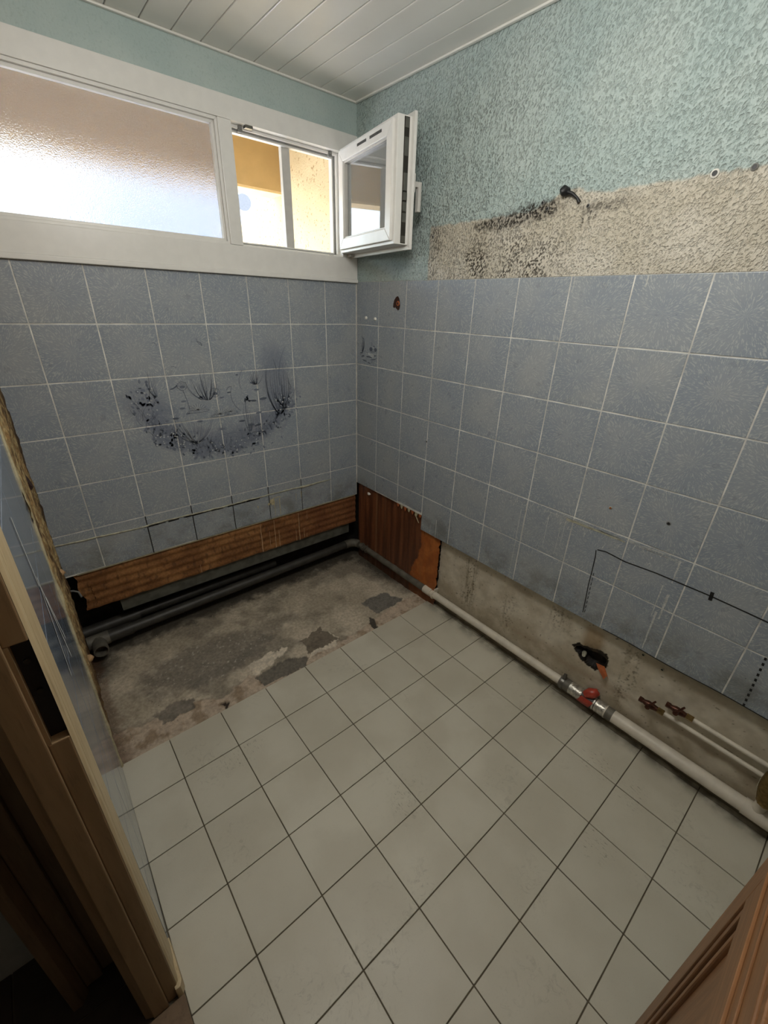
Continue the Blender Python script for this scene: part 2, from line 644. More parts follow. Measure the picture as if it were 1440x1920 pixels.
def inpoly(x, y, poly):
    r = False
    j = len(poly) - 1
    for i in range(len(poly)):
        xi, yi = poly[i]
        xj, yj = poly[j]
        if (yi > y) != (yj > y) and x < (xj - xi) * (y - yi) / (yj - yi) + xi:
            r = not r
        j = i
    return r


ROT_B = Matrix(((1, 0, 0), (0, 0, -1), (0, 1, 0))).to_4x4()      # local z -> -Y
ROT_R = Matrix(((0, 0, -1), (-1, 0, 0), (0, 1, 0))).to_4x4()     # local z -> -X
ROT_L = Matrix(((0, 0, 1), (1, 0, 0), (0, 1, 0))).to_4x4()       # local z -> +X
_tiles = {}


def tile(name, parent, mat, rot, c, w, h, t=0.006, tilt=0.0):
    key = (round(w, 4), round(h, 4), mat, t)
    me = _tiles.get(key)
    if me is None:
        me = MB().box(-w / 2, w / 2, -h / 2, h / 2, -t, 0).me(name, 0.0014, 2)
        me.materials.append(MAT[mat])
        _tiles[key] = me
    o = link(name, me, None, parent)
    j = Matrix.Rotation(random.uniform(-tilt, tilt), 4, 'X') @ Matrix.Rotation(random.uniform(-tilt, tilt), 4, 'Y')
    o.matrix_local = Matrix.Translation(c) @ rot @ j
    return o


# ================================================================== THE SHELL
G = 0.0036          # joint width
ZR = 1.4399         # first horizontal joint
XL = -1.560         # left wall plane at the floor
LEAN = 0.022        # it leans in a little with height
YN = -2.42          # near wall
ZC = 2.337          # ceiling


def xl(z, y=-0.7):
    """left wall face: slightly out of plumb and out of square"""
    return -1.557 + 0.006 * (y + 1.4) + z * (0.009 + 0.0064 * (y + 1.4))


# ---- floor: sub-floor with dark joints, tiles, bare strip
fl = MB()
fl.box(-1.62, 0.06, YN, -0.672, -0.06, -0.0035)
floor = part('floor', fl, 'grout_f', kind='structure')
XF = [-0.7933 + 0.1991 * k for k in range(-4, 4)] + [0.020, 0.055]
YF = [-1.4578 + 0.1991 * k for k in range(4, -6, -1)]
YF[0] = -0.668
for i in range(len(XF) - 1):
    for j in range(len(YF) - 1):
        x0, x1 = max(XF[i], -1.556), XF[i + 1]
        y1, y0 = YF[j], max(YF[j + 1], YN)
        if x1 - x0 < 0.02 or y1 - y0 < 0.02:
            continue
        tile('floor_tile', floor, 'tile_f', Matrix.Identity(4),
             ((x0 + x1) / 2, (y0 + y1) / 2, random.uniform(-0.0006, 0.0002)),
             round(x1 - x0 - 0.0034, 3), round(y1 - y0 - 0.0034, 3), 0.007, 0.0015)

# bare screed strip where the bath stood
PINK, GREY, DARK, LIGHT, BROWN = (srgb(186, 168, 148), srgb(132, 122, 106), srgb(86, 80, 70),
                                  srgb(212, 200, 180), srgb(116, 100, 80))
PINKLINE = [(-1.56, -0.50), (-1.43, -0.53), (-1.245, -0.546), (-1.156, -0.598), (-1.016, -0.555), (-0.86, -0.60),
            (-0.70, -0.62), (-0.5, -0.63), (-0.3, -0.60), (-0.1, -0.57), (0.06, -0.58)]
PATCH = [([(-0.29, -0.434), (-0.141, -0.43), (-0.063, -0.559), (-0.276, -0.572)], srgb(118, 114, 106), -0.002),
         ([(-1.004, -0.495), (-0.886, -0.473), (-0.788, -0.489), (-0.832, -0.528), (-0.989, -0.571)], LIGHT, 0.004),
         ([(-0.998, -0.575), (-0.854, -0.557), (-0.75, -0.603), (-0.781, -0.67), (-0.984, -0.647)], srgb(112, 106, 96), -0.004),
         ([(-0.59, -0.473), (-0.544, -0.604), (-0.6, -0.636), (-0.754, -0.624), (-0.699, -0.584)], srgb(210, 198, 178), 0.004),
         ([(-0.718, -0.506), (-0.59, -0.473), (-0.549, -0.612), (-0.725, -0.6)], srgb(120, 110, 96), 0.001),
         ([(-1.421, -0.495), (-1.387, -0.572), (-1.264, -0.585), (-1.25, -0.523), (-1.342, -0.487)], srgb(132, 124, 112), -0.003),
         ([(-1.179, -0.626), (-1.141, -0.638), (-1.168, -0.661)], srgb(64, 56, 48), -0.005),
         ([(-0.327, -0.562), (-0.318, -0.613), (-0.354, -0.657), (-0.377, -0.639)], srgb(78, 72, 64), -0.004)]


def screed_at(x, y):
    wx = x + nz(x, y, 1.3, 22) * 0.016
    wy = y + nz(x, y, 7.7, 22) * 0.016
    n1 = nz(x, y, 0, 5, 4)
    n2 = nz(x, y, 4, 17, 4)
    c = lerp(srgb(166, 155, 136), srgb(190, 178, 158), sm(-0.4, 0.4, n1))
    c = lerp(c, srgb(104, 98, 88), 0.55 * sm(0.0, 0.35, nz(x + 3, y, 2, 3.4, 4)) * sm(0.05, -0.1, y))
    # grey worn zone at left middle
    d = ((x + 1.12) / 0.34) ** 2 + ((y + 0.34) / 0.16) ** 2 + n2 * 0.5
    c = lerp(c, srgb(112, 106, 97), 0.7 * sm(1.2, 0.4, d))
    c = lerp(c, srgb(208, 198, 182), 0.6 * sm(0.42, 0.6, nz(x, y, 9, 60, 2)) * sm(1.4, 0.3, d))
    h = n1 * 0.003 + n2 * 0.0015
    # pinkish mortar towards the tiles
    yl = PINKLINE[-1][1]
    for (xa, ya), (xb, yb) in zip(PINKLINE, PINKLINE[1:]):
        if xa <= wx <= xb:
            yl = ya + (yb - ya) * (wx - xa) / (xb - xa)
    m = sm(yl + 0.006, yl - 0.006, wy)
    c = lerp(c, lerp(PINK, srgb(150, 130, 108), sm(0, 0.4, n2)), m * 0.85)
    h += m * 0.004
    for poly, pc, ph in PATCH:
        if inpoly(wx, wy, poly):
            c = lerp(pc, tuple(k * 0.8 for k in pc[:3]), sm(0, 0.5, n2))
            h = ph + n2 * 0.001
    # black dirt along the wall and under the pipe
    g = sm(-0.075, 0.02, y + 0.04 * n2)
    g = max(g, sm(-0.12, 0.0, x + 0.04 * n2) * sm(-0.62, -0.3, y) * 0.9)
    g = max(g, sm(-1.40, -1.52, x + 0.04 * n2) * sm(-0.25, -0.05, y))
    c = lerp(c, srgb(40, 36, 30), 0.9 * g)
    c = lerp(c, srgb(84, 56, 36), 0.6 * sm(-1.50, -1.55, x + 0.03 * n2))
    return c, h


SX0, SX1, SY0, SY1 = -1.60, 0.10, -0.671, 0.19
scr = grid('screed', lambda u, v: (SX0 + (SX1 - SX0) * u, SY0 + (SY1 - SY0) * v,
                                  -0.012 + screed_at(SX0 + (SX1 - SX0) * u, SY0 + (SY1 - SY0) * v)[1]),
           340, 170, lambda u, v: screed_at(SX0 + (SX1 - SX0) * u, SY0 + (SY1 - SY0) * v)[0])
link('bare_screed', scr, 'concrete', floor)
part('screed_base', MB().box(-1.62, 0.12, -0.671, 0.22, -0.08, -0.03), 'grout_f', floor)

# ---- ceiling with individual cladding boards
ceiling = part('ceiling', MB().box(-1.75, 0.2, YN - 0.1, 0.2, ZC + 0.012, ZC + 0.1), 'dark_gap', kind='structure')
xs = [0.012] + [-0.092 - 0.0972 * k for k in range(17)]
for i in range(len(xs) - 1):
    w = xs[i] - xs[i + 1] - 0.003
    b = MB().box(-w / 2, w / 2, YN, 0.0, 0, 0.012)
    o = part('ceiling_board', b, 'ceil', ceiling, 0.003)
    o.location = ((xs[i] + xs[i + 1]) / 2, 0, ZC)
part('corner_bead', MB().box(-1.62, 0.0, -0.013, 0.0, ZC - 0.007, ZC), 'ceil', ceiling, 0.003)
part('corner_bead', MB().box(-0.013, 0.0, YN, -0.013, ZC - 0.007, ZC), 'ceil', ceiling, 0.003)

# ---- back wall
wb = MB()
wb.box(-1.75, 0.0, 0.0010, 0.2, 0.445, 1.634)
wall_back = part('wall_back', wb, 'grout_w', kind='structure')
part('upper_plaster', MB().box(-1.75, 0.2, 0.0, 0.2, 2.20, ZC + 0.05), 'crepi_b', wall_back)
part('recess_back', MB().box(-1.75, 0.2, 0.155, 0.2, -0.1, 0.445), 'soot', wall_back)
part('recess_side', MB().box(-1.75, -1.58, 0.0, 0.155, -0.1, 0.445), 'soot', wall_back)
part('damp_render', MB().box(-1.375, -0.045, 0.03, 0.06, 0.172, 0.262), 'damp', wall_back)
for i in range(8):
    x1 = -(0.2 * i - 0.007) if i else -0.002
    x0 = max(-(0.2 * (i + 1) - 0.007), -1.60)
    for j in range(6):
        z1 = 1.634 if j == 0 else ZR - 0.2 * (j - 1)
        z0 = ZR - 0.2 * j
        if j == 5:
            z0 = 0.447 + random.uniform(-0.002, 0.003)
        tile('wall_tile', wall_back, 'tile_b', ROT_B, ((x0 + x1) / 2, random.uniform(-0.0005, 0.0003), (z0 + z1) / 2),
             round(x1 - x0 - G, 3), round(z1 - z0 - G, 3), 0.006, 0.002)

# ribbed brown clay course exposed under the tiles
def ribbed(u, v):
    x = -1.513 + 1.508 * u
    z = 0.249 + 0.196 * v
    if u < 0.03:
        x += nz(0, z, 0, 18) * 0.012 * (1 - u / 0.03) + 0.012 * (1 - v)
    rib = math.sin(v * math.pi * 2 * 5.0 + 0.25 * nz(x, z, 0, 4))
    y = 0.008 + 0.0045 * (1 - rib) * 0.5 + 0.0015 * nz(x, z, 2, 30)
    return (x, y, z + 0.003 * nz(x, 0, 0, 12) * (1 if v < 0.01 else 0))


def ribcol(u, v):
    x = 1.508 * u
    z = 0.196 * v
    c = lerp(srgb(120, 80, 46), srgb(150, 106, 64), sm(-0.4, 0.5, nz(x, z, 1, 7, 4)))
    c = lerp(c, srgb(112, 66, 42), 0.6 * sm(0.55, 0.85, u))
    c = lerp(c, srgb(70, 48, 30), 0.55 * sm(0.35, 0.6, nz(x * 3, z, 5, 25, 4)))
    c = lerp(c, srgb(176, 140, 96), 0.7 * sm(0.93, 1.0, v + 0.05 * nz(x, 0, 3, 9)))
    return c


rb = link('clay_course', grid('clay_course', ribbed, 360, 50, ribcol), 'ribbed', wall_back)
part('clay_backing', MB().box(-1.50, 0.0, 0.014, 0.05, 0.252, 0.445), 'ribbed', wall_back)
part('torn_edge', MB().box(-1.50, -0.02, 0.001, 0.012, 0.441, 0.447), 'cream_edge', wall_back)

# ---- right wall
wr = MB()
wr.box(0.0010, 0.2, YN, -0.6, 0.443, 1.638)
wr.box(0.0010, 0.2, -0.6, 0.2, 0.528, 1.638)
wall_right = part('wall_right', wr, 'grout_w', kind='structure')
part('wall_core', MB().box(0.09, 0.2, YN, 0.2, -0.1, 0.53), 'soot', wall_right)
R0 = -0.0123
for i in range(13):
    y1 = -0.002 if i == 0 else -(R0 + 0.2 * i)
    y0 = -(R0 + 0.2 * (i + 1))
    if y0 < YN:
        y0 = YN
    if y1 - y0 < 0.02:
        continue
    for j in range(6):
        z1 = 1.639 if j == 0 else ZR - 0.2 * (j - 1)
        z0 = ZR - 0.2 * j
        if j == 5:
            if i < 3:
                z0 = 0.527 + 0.006 * i
            else:
                z0 = 0.441
        tile('wall_tile', wall_right, 'tile_r', ROT_R, (random.uniform(-0.0005, 0.0003), (y0 + y1) / 2, (z0 + z1) / 2),
             round(y1 - y0 - G, 3), round(z1 - z0 - G, 3), 0.006, 0.002)

# rough teal plaster above the tiles, unpainted band where a cabinet hung
UY0, UY1, UZ0, UZ1 = 0.0, YN, 1.639, ZC + 0.02


def band_at(y, z):
    a = -y
    line = 1.831 + 0.026 * sm(0.96, 1.10, a) + 0.018 * sm(1.06, 1.11, a) * sm(1.22, 1.14, a)
    n = nz(a, z, 0, 30, 3)
    band = sm(line + 0.004, line - 0.004, z + n * 0.006) * sm(0.512, 0.519, a + n * 0.003)
    m = 0.0
    n2 = nz(a, z, 3, 12, 4)
    n3 = nz(a, z, 6, 34, 4)
    ln = 1.812 + 0.022 * sm(0.85, 1.06, a)
    hw = 0.013 + 0.028 * sm(0.72, 0.95, a) * sm(1.16, 1.02, a)
    m = max(m, 0.85 * sm(0.72, 0.78, a) * sm(1.16, 1.05, a) * sm(hw, hw * 0.3, abs(z - ln) + n3 * 0.012))
    m = max(m, 0.55 * sm(1.14, 1.2, a) * sm(1.36, 1.24, a) * sm(0.022, 0.004, abs(z - 1.822) + n3 * 0.012))
    m = max(m, 0.5 * sm(0.022, 0.0, abs(a - 1.135)) * sm(0.03, 0.0, abs(z - 1.862)))
    for da, zb in ((1.185, 1.765), (1.205, 1.775), (1.222, 1.785), (0.80, 1.765)):
        m = max(m, 0.7 * sm(0.005, 0.001, abs(a - da + 0.004 * nz(z, da, 0, 30))) * sm(zb, zb + 0.01, z) * sm(1.83, 1.81, z))
    low = sm(0.56, 0.74, a) * sm(1.22, 1.0, a) * sm(1.83, 1.70, z)
    pale = min(1.0, 0.95 * low * (0.35 + 0.65 * sm(-0.3, 0.4, n2 + 0.15)))
    pale = max(pale, 0.55 * band * sm(0.66, 0.53, a) * sm(-0.4, 0.3, n2))
    pale = max(pale, 0.32 * sm(0.28, 0.42, a) * sm(1.3, 0.5, a) * sm(1.62, 1.8, z) * sm(2.33, 2.1, z) * sm(-0.3, 0.3, n2 + 0.1) * (1 - band))
    m = max(m, 0.14 * sm(0.08, 0.0, abs(a - 0.40)) * sm(1.75, 1.95, z) * sm(2.25, 2.1, z) * sm(-0.4, 0.3, n2))
    m = max(m, 0.35 * band * sm(0.60, 0.52, a) * sm(1.68, 1.78, z))
    return (band, min(1, m), pale)


up = grid('rough_plaster', lambda u, v: (0.003, UY0 + (UY1 - UY0) * u, UZ0 + (UZ1 - UZ0) * v), 520, 150,
          lambda u, v: band_at(UY0 + (UY1 - UY0) * u, UZ0 + (UZ1 - UZ0) * v))
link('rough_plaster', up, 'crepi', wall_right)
part('plaster_core', MB().box(0.006, 0.2, YN, 0.2, 1.639, ZC + 0.05), 'shell', wall_right)

# streaked brown clay exposed by the bath corner
def panel(u, v):
    y = -0.002 - 0.722 * u
    top = 0.525 + 0.016 * min(1, u / 0.82) if y > -0.605 else 0.436
    z = -0.02 + (top + 0.02) * v
    if u > 0.985:
        y += 0.012 * nz(z, 0, 0, 30)
    x = 0.0135 + 0.0012 * nz(y, z * 0.1, 0, 40) + 0.001 * math.sin(y * 95)
    if flake(y, z) > 0.5:
        x += 0.003
    return (x, y, z)


def flake(y, z):
    e = -0.585 + 0.07 * sm(0.32, 0.10, z) + 0.012 * nz(z, y, 0, 25, 4)
    return sm(e + 0.003, e - 0.003, y) * sm(0.445, 0.43, z + 0.01 * nz(y, z, 1, 30))


def panelcol(u, v):
    x, y, z = panel(u, v)
    s = nz(y, z * 0.06, 3, 38, 4)
    c = lerp(srgb(88, 52, 34), srgb(118, 72, 46), sm(-0.5, 0.5, s))
    c = lerp(c, srgb(138, 100, 70), 0.8 * sm(0.012, 0.003, abs(y + 0.188)))
    c = lerp(c, srgb(120, 84, 58), 0.5 * sm(0.012, 0.003, abs(y + 0.27)))
    c = lerp(c, srgb(60, 36, 26), 0.6 * sm(0.15, 0.5, nz(y, z * 0.1, 8, 24, 3)))
    f = flake(y, z)
    c = lerp(c, lerp(srgb(158, 88, 40), srgb(176, 104, 50), sm(-0.3, 0.4, nz(y, z, 4, 14))), f)
    c = lerp(c, srgb(54, 40, 30), 0.6 * sm(0.10, 0.0, z))
    return c


link('brown_clay_panel', grid('brown_clay_panel', panel, 180, 110, panelcol), 'brown_panel', wall_right)
part('filler_blob', MB().tube([(0.010, -0.115, 0.487), (0.002, -0.117, 0.482)], [0.013, 0.006], 9), 'white_plug', wall_right)
for k in range(7):      # torn paper and glue crumbs along the broken tile edge
    yy = -0.38 - 0.03 * k
    part('torn_scrap', MB().add([(0.004, yy, 0.53), (0.002, yy - 0.028, 0.526), (-0.001, yy - 0.02, 0.508 - 0.004 * (k % 3)), (0.003, yy - 0.006, 0.512)],
                                [(0, 1, 2, 3)]), 'cream_edge' if k % 2 else 'terracotta', wall_right)
part('splinter', MB().tube([(0.004, -0.535, 0.512), (-0.004, -0.575, 0.478)], [0.003, 0.002], 6), 'cream_edge', wall_right)

# cream plaster below the tiles: stains, mould, burnt hole
LX = 0.040
HOLE = [(-1.512, 0.283), (-1.535, 0.272), (-1.555, 0.262), (-1.585, 0.258), (-1.612, 0.258), (-1.64, 0.272), (-1.646, 0.292),
        (-1.634, 0.305), (-1.61, 0.306), (-1.585, 0.302), (-1.56, 0.298), (-1.535, 0.296)]
HOLE = [(y + 0.009, (z - 0.281) * 1.45 + 0.258) for y, z in HOLE]
HOLE2 = [((y + 1.57) * 1.16 - 1.57, (z - 0.258) * 1.5 + 0.260) for y, z in HOLE]


def low_at(y, z):
    a = -y
    n = nz(a, z, 0, 9, 4)
    n2 = nz(a, z, 5, 30, 4)
    c = lerp(srgb(186, 176, 156), srgb(204, 196, 178), sm(-0.4, 0.4, n))
    c = lerp(c, srgb(156, 142, 118), 0.6 * sm(0.25, 0.06, z + 0.06 * n))
    c = lerp(c, srgb(160, 142, 120), 0.5 * sm(0.03, 0.0, abs(z - 0.17 - 0.03 * n)) * sm(1.1, 1.3, a))
    # run marks and mould
    for (ca, w, zt, zb, k) in ((0.93, 0.07, 0.42, 0.13, 0.85), (1.17, 0.06, 0.36, 0.13, 0.5), (1.42, 0.07, 0.43, 0.3, 0.55), (1.72, 0.05, 0.42, 0.14, 0.65)):
        s = sm(w, 0.0, abs(a - ca + 0.02 * n)) * sm(zt, zt - 0.05, z) * sm(zb - 0.06, zb + 0.05, z)
        st = sm(0.0, 0.5, nz(a * 1.0, z * 0.12, ca, 70, 3))
        c = lerp(c, srgb(118, 104, 82), k * 0.8 * s * st)
        c = lerp(c, srgb(58, 50, 38), k * s * sm(0.22, 0.42, nz(a, z, ca * 3, 110, 2)))
    c = lerp(c, srgb(86, 76, 60), 0.7 * sm(0.62, 0.74, nz(a, z, 2, 75, 2)))
    # green-grey damp under the tile edge
    c = lerp(c, srgb(104, 98, 78), 0.5 * sm(0.045, 0.0, 0.44 - z + 0.01 * n2) * sm(1.3, 1.6, a))
    # scorch
    sc = sm(0.06, 0.0, abs(a - 1.575 + 0.02 * n)) * sm(0.25, 0.30, z) * sm(0.44, 0.28, z)
    c = lerp(c, srgb(150, 118, 70), 0.6 * sm(0.055, 0.02, abs(a - 1.568)) * sm(0.25, 0.3, z) * sm(0.42, 0.38, z))
    c = lerp(c, srgb(48, 38, 26), 0.85 * sc * sm(0.36, 0.28, z + 0.02 * n2))
    h = 0.0015 * n + 0.0006 * n2
    wy, wz = y + 0.005 * n2, z + 0.006 * nz(a, z, 8, 40, 3)
    if inpoly(wy, wz, HOLE):
        c = lerp(srgb(20, 17, 14), srgb(44, 34, 26), sm(-0.3, 0.4, n2))
        h -= 0.035 + 0.01 * n2
    elif inpoly(wy, wz, HOLE2):
        c = lerp(srgb(26, 22, 17), srgb(58, 46, 32), sm(-0.1, 0.5, n2))
    # chipped left edge, dirt at the foot
    c = lerp(c, srgb(96, 86, 68), 0.7 * sm(0.05, 0.0, z + 0.02 * n2))
    return c, h


LY0, LY1 = -0.715, YN


def lowpos(u, v):
    y = LY0 + (LY1 - LY0) * u
    z = -0.03 + 0.474 * v
    if u == 0:
        y += 0.01 * nz(z, 0, 0, 25)
    return (LX - low_at(y, z)[1], y, z)


link('lower_plaster', grid('lower_plaster', lowpos, 430, 120,
                           lambda u, v: low_at(LY0 + (LY1 - LY0) * u, -0.03 + 0.474 * v)[0]), 'plaster_low', wall_right)
part('tile_mortar_lip', MB().box(0.004, 0.06, YN, -0.715, 0.4435, 0.449), 'damp', wall_right)
# terracotta shard hanging out of the hole, and a scrap of cable sleeve inside
part('terracotta_shard', MB().add([(0.034, -1.605, 0.252), (0.030, -1.64, 0.262), (0.016, -1.675, 0.222), (0.018, -1.662, 0.236),
                                   (0.015, -1.655, 0.214), (0.026, -1.622, 0.236)],
                                  [(0, 1, 3, 5), (1, 2, 3), (3, 4, 5)]), 'terracotta', wall_right)
part('cable_sleeve', MB().tube([(0.05, -1.548, 0.252), (0.022, -1.556, 0.262)], [0.010, 0.007], 9), 'caulk', wall_right)

# ---- left wall: tiles end at the old bath, torn masonry beyond
YE = -0.70
LY = [-1.30, -1.10, -0.90, YE]
m = MB()
vs = [(xl(z, y) - d, y, z) for (y, z) in ((-1.30, -0.05), (YE, -0.05), (YE, ZC), (-1.30, ZC)) for d in (0.0045, 0.09)]
m.add(vs, [(0, 2, 4, 6), (1, 7, 5, 3), (0, 1, 3, 2), (2, 3, 5, 4), (4, 5, 7, 6), (6, 7, 1, 0)])
wall_left = part('wall_left', m, 'grout_w', kind='structure')
for i in range(3):
    y0, y1 = LY[i], LY[i + 1]
    for j in range(9):
        z1 = 1.639 if j == 0 else ZR - 0.2 * (j - 1)
        z0 = max(ZR - 0.2 * j, 0.001)
        if z1 - z0 < 0.02:
            continue
        yc, zc = (y0 + y1) / 2, (z0 + z1) / 2
        ey = Vector((0.006 + 0.0064 * zc, 1, 0)).normalized()
        ez = Vector((0.009 + 0.0064 * (yc + 1.4), 0, 1))
        ez = (ez - ey * ez.dot(ey)).normalized()
        ex = ey.cross(ez)
        rl = Matrix(((ey.x, ez.x, ex.x), (ey.y, ez.y, ex.y), (ey.z, ez.z, ex.z))).to_4x4()
        tile('wall_tile', wall_left, 'tile_l', rl, (xl(zc, yc), yc, zc), round(y1 - y0 - 0.002, 3), round(z1 - z0 - 0.002, 3), 0.006, 0.0003)


def torn(u, v):
    y = YE + (0.0 - YE) * u
    z = -0.03 + (ZC + 0.03) * v
    n = nz(y * 4, z * 0.8, 0, 9, 4)
    n2 = nz(y * 2, z, 4, 30, 4)
    x = xl(z, y) - 0.002 - 0.006 * sm(0.5, 0.0, z) + 0.008 * n + 0.004 * n2
    return (x, y, z)


def torncol(u, v):
    y = YE + (0.0 - YE) * u
    z = -0.03 + (ZC + 0.03) * v
    n = nz(y * 5, z * 0.7, 0, 10, 4)
    n2 = nz(y * 3, z, 4, 40, 4)
    c = lerp(srgb(150, 118, 76), srgb(198, 176, 128), sm(-0.3, 0.4, n2))
    c = lerp(c, srgb(74, 50, 32), 0.85 * sm(0.0, 0.35, n))
    c = lerp(c, srgb(60, 40, 28), 0.9 * sm(0.75, 0.95, u))
    c = lerp(c, srgb(90, 62, 40), 0.7 * sm(0.4, 0.05, z))
    return c


scl = MB()
for (ya, za, yb, zb, w) in ((-1.10, 1.06, -1.16, 0.86, .010), (-1.10, 1.04, -1.02, 0.80, .010), (-1.08, 1.0, -1.00, 0.84, .008), (-1.14, 1.2, -1.12, 1.05, .008)):
    q = [(ya + (yb - ya) * i / 6, za + (zb - za) * i / 6) for i in range(7)]
    vs = []
    for (yy, z_) in q:
        vs += [(xl(z_, yy) + 0.0012, yy - w / 2, z_), (xl(z_, yy) + 0.0012, yy + w / 2, z_)]
    scl.add(vs, [(2 * i, 2 * i + 1, 2 * i + 3, 2 * i + 2) for i in range(6)])
part('scratches', scl, 'chalk', wall_left)
link('torn_masonry', grid('torn_masonry', torn, 60, 200, torncol), 'rough_wall', wall_left)
part('torn_backing', MB().box(-1.72, -1.585, YE, 0.155, -0.05, ZC), 'soot', wall_left)
edge = []
zz = [0.02 + 0.05 * k for k in range(48)]
part('cream_plaster_edge', MB().tube([(xl(z) - 0.004 + 0.003 * nz(z, 0, 0, 15), YE + 0.010 + 0.005 * nz(z, 4, 0, 11), z) for z in zz if z < ZC],
                                     [0.008 + 0.003 * nz(z, 9, 0, 20) for z in zz if z < ZC], 8), 'cream_edge', wall_left)
part('red_brown_core', MB().tube([(xl(1.0) - 0.012, -0.30, 0.995), (xl(1.0) + 0.004, -0.30, 1.0)], [0.045, 0.034], 12), 'hole_brown', wall_left)
for (yy, z0) in ((-0.28, 0.62), (-0.36, 0.27)):
    part('mortar_lump', MB().tube([(xl(z0) - 0.02, yy, z0), (xl(z0) + 0.012, yy, z0 + 0.005), (xl(z0) + 0.016, yy + 0.01, z0 - 0.004)],
                                  [0.02, 0.013, 0.004], 6), 'drip', wall_left)
part('cable_end', MB().tube([(-1.555, 0.03, 0.365), (-1.53, 0.005, 0.372), (-1.515, 0.002, 0.362), (-1.51, -0.002, 0.335)], 0.004, 8), 'plug', wall_left)

# ---- near side, outside and hall: plain shell that keeps the room closed
part('wall_near', MB().box(-1.75, 0.2, YN - 0.1, YN, -0.1, ZC + 0.05), 'shell', kind='structure')
part('wall_lintel', MB().box(-1.66, -1.56, -2.14, -1.30, 2.06, ZC), 'shell', kind='structure')
part('wall_hinge', MB().box(-1.66, -1.56, YN, -2.18, -0.05, ZC), 'shell', kind='structure')
part('ceiling_hall', MB().box(-3.0, -1.75, YN - 0.1, 0.2, ZC, ZC + 0.1), 'shell', kind='structure')
part('wall_hall', MB().box(-3.0, -2.9, YN - 0.1, 0.2, -0.05, ZC).box(-2.9, -1.75, YN - 0.1, YN, -0.05, ZC).box(-2.9, -1.75, -1.1, -1.0, -0.05, ZC),
     'shell', kind='structure')
fh = part('floor_hall', MB().box(-3.0, -1.62, YN, -1.0, -0.06, -0.004), 'grout_f', kind='structure')
for i in range(5):
    for j in range(5):
        x1 = -1.628 - 0.25 * i
        y1 = -1.02 - 0.28 * j
        tile('hall_tile', fh, 'hall_floor', Matrix.Identity(4), (x1 - 0.125, y1 - 0.14, 0.0), 0.246, 0.276, 0.006)
part('threshold', MB().box(-1.64, -1.556, -2.13, -1.41, -0.02, 0.004), 'hall_trim', fh)

# ================================================================== WINDOWS
def ring(mb, x0, x1, z0, z1, w, y0, y1):
    """four mitred members of a rectangular frame in the x-z plane"""
    o = [(x0, z0), (x1, z0), (x1, z1), (x0, z1)]
    i = [(x0 + w, z0 + w), (x1 - w, z0 + w), (x1 - w, z1 - w), (x0 + w, z1 - w)]
    for k in range(4):
        j = (k + 1) % 4
        mb.prism([o[k], o[j], i[j], i[k]], 'y', y0, y1)
    return mb


AX0, AX1, AZ0, AZ1 = -1.535, -0.647, 1.742, 2.147      # fixed light
BX0, BX1, BZ0, BZ1 = -0.594, -0.088, 1.741, 2.147      # opening light
FY = -0.010
window_1 = empty('window_1', (0, 0, 0), kind='structure')
part('frame_rail', MB().box(-1.60, 0.0, FY, 0.07, 2.147, 2.218), 'pvc', window_1, 0.002)
part('frame_rail', MB().box(-1.60, 0.0, FY, 0.07, 1.650, 1.742), 'pvc', window_1, 0.002)
part('frame_post', MB().box(-0.647, -0.594, FY, 0.07, 1.7425, 2.1465), 'pvc', window_1, 0.002)
part('frame_post', MB().box(-1.60, -1.535, FY, 0.07, 1.7425, 2.1465), 'pvc', window_1, 0.002)
part('sill_lip', MB().box(-1.60, 0.0, -0.016, 0.01, 1.633, 1.650), 'pvc', window_1, 0.003)
for (w0, w1, ya, yb) in ((0.0, 0.010, -0.004, 0.03), (0.010, 0.020, 0.008, 0.03)):
    m = MB()
    ring(m, AX0 + w0, AX1 - w0, AZ0 + w0, AZ1 - w0, w1 - w0, ya, yb)
    part('glazing_bead', m, 'pvc', window_1, 0.0015)
part('frosted_pane', MB().box(AX0 + 0.018, AX1 - 0.018, 0.026, 0.030, AZ0 + 0.01, AZ1 - 0.018), 'frost', window_1)

window_2 = empty('window_2', (0, 0, 0), kind='structure')
part('frame_post', MB().box(-0.088, 0.0, FY, 0.07, 1.7425, 2.1465), 'pvc', window_2, 0.002)
for (w, ya, yb) in ((0.010, 0.024, 0.060), (0.020, 0.044, 0.070)):
    m = MB()
    ring(m, BX0, BX1, BZ0, BZ1, w, ya, yb)
    part('rebate_frame', m, 'pvc', window_2, 0.0015)
m = MB()
ring(m, BX0 + 0.010, BX1 - 0.010, BZ0 + 0.010, BZ1 - 0.010, 0.004, 0.036, 0.046)
part('gasket', m, 'plug', window_2)
part('mullion_bar', MB().box(-0.352, -0.312, 0.062, 0.085, BZ0 + 0.012, BZ1 - 0.012), 'pvc_dim', window_2, 0.002)
for xx in (-0.555, -0.138):
    part('striker', MB().box(xx, xx + 0.014, 0.014, 0.030, 2.134, 2.146).box(xx - 0.003, xx + 0.017, 0.018, 0.030, 2.126, 2.135), 'plug', window_2, 0.001)
part('closing_plate', MB().box(-0.535, -0.505, -0.006, 0.016, 2.138, 2.1475), 'steel', window_2, 0.001)
part('drain_cap', MB().box(-0.15, -0.125, 0.016, 0.034, 1.742, 1.750), 'pvc_dim', window_2, 0.001)
part('latch_slot', MB().box(-0.5945, -0.5925, 0.01, 0.022, 2.00, 2.05), 'dark_gap', window_2)

# opened sash, hinged by the corner; local axes: x from hinge to free edge, y towards its outer face, z up
sash = empty('sash', (0, 0, 0), parent=window_2)
ang = math.atan2(-0.986, -0.166)
sash.matrix_local = Matrix.Translation((-0.025, -0.006, 0)) @ Matrix.Rotation(ang, 4, 'Z')
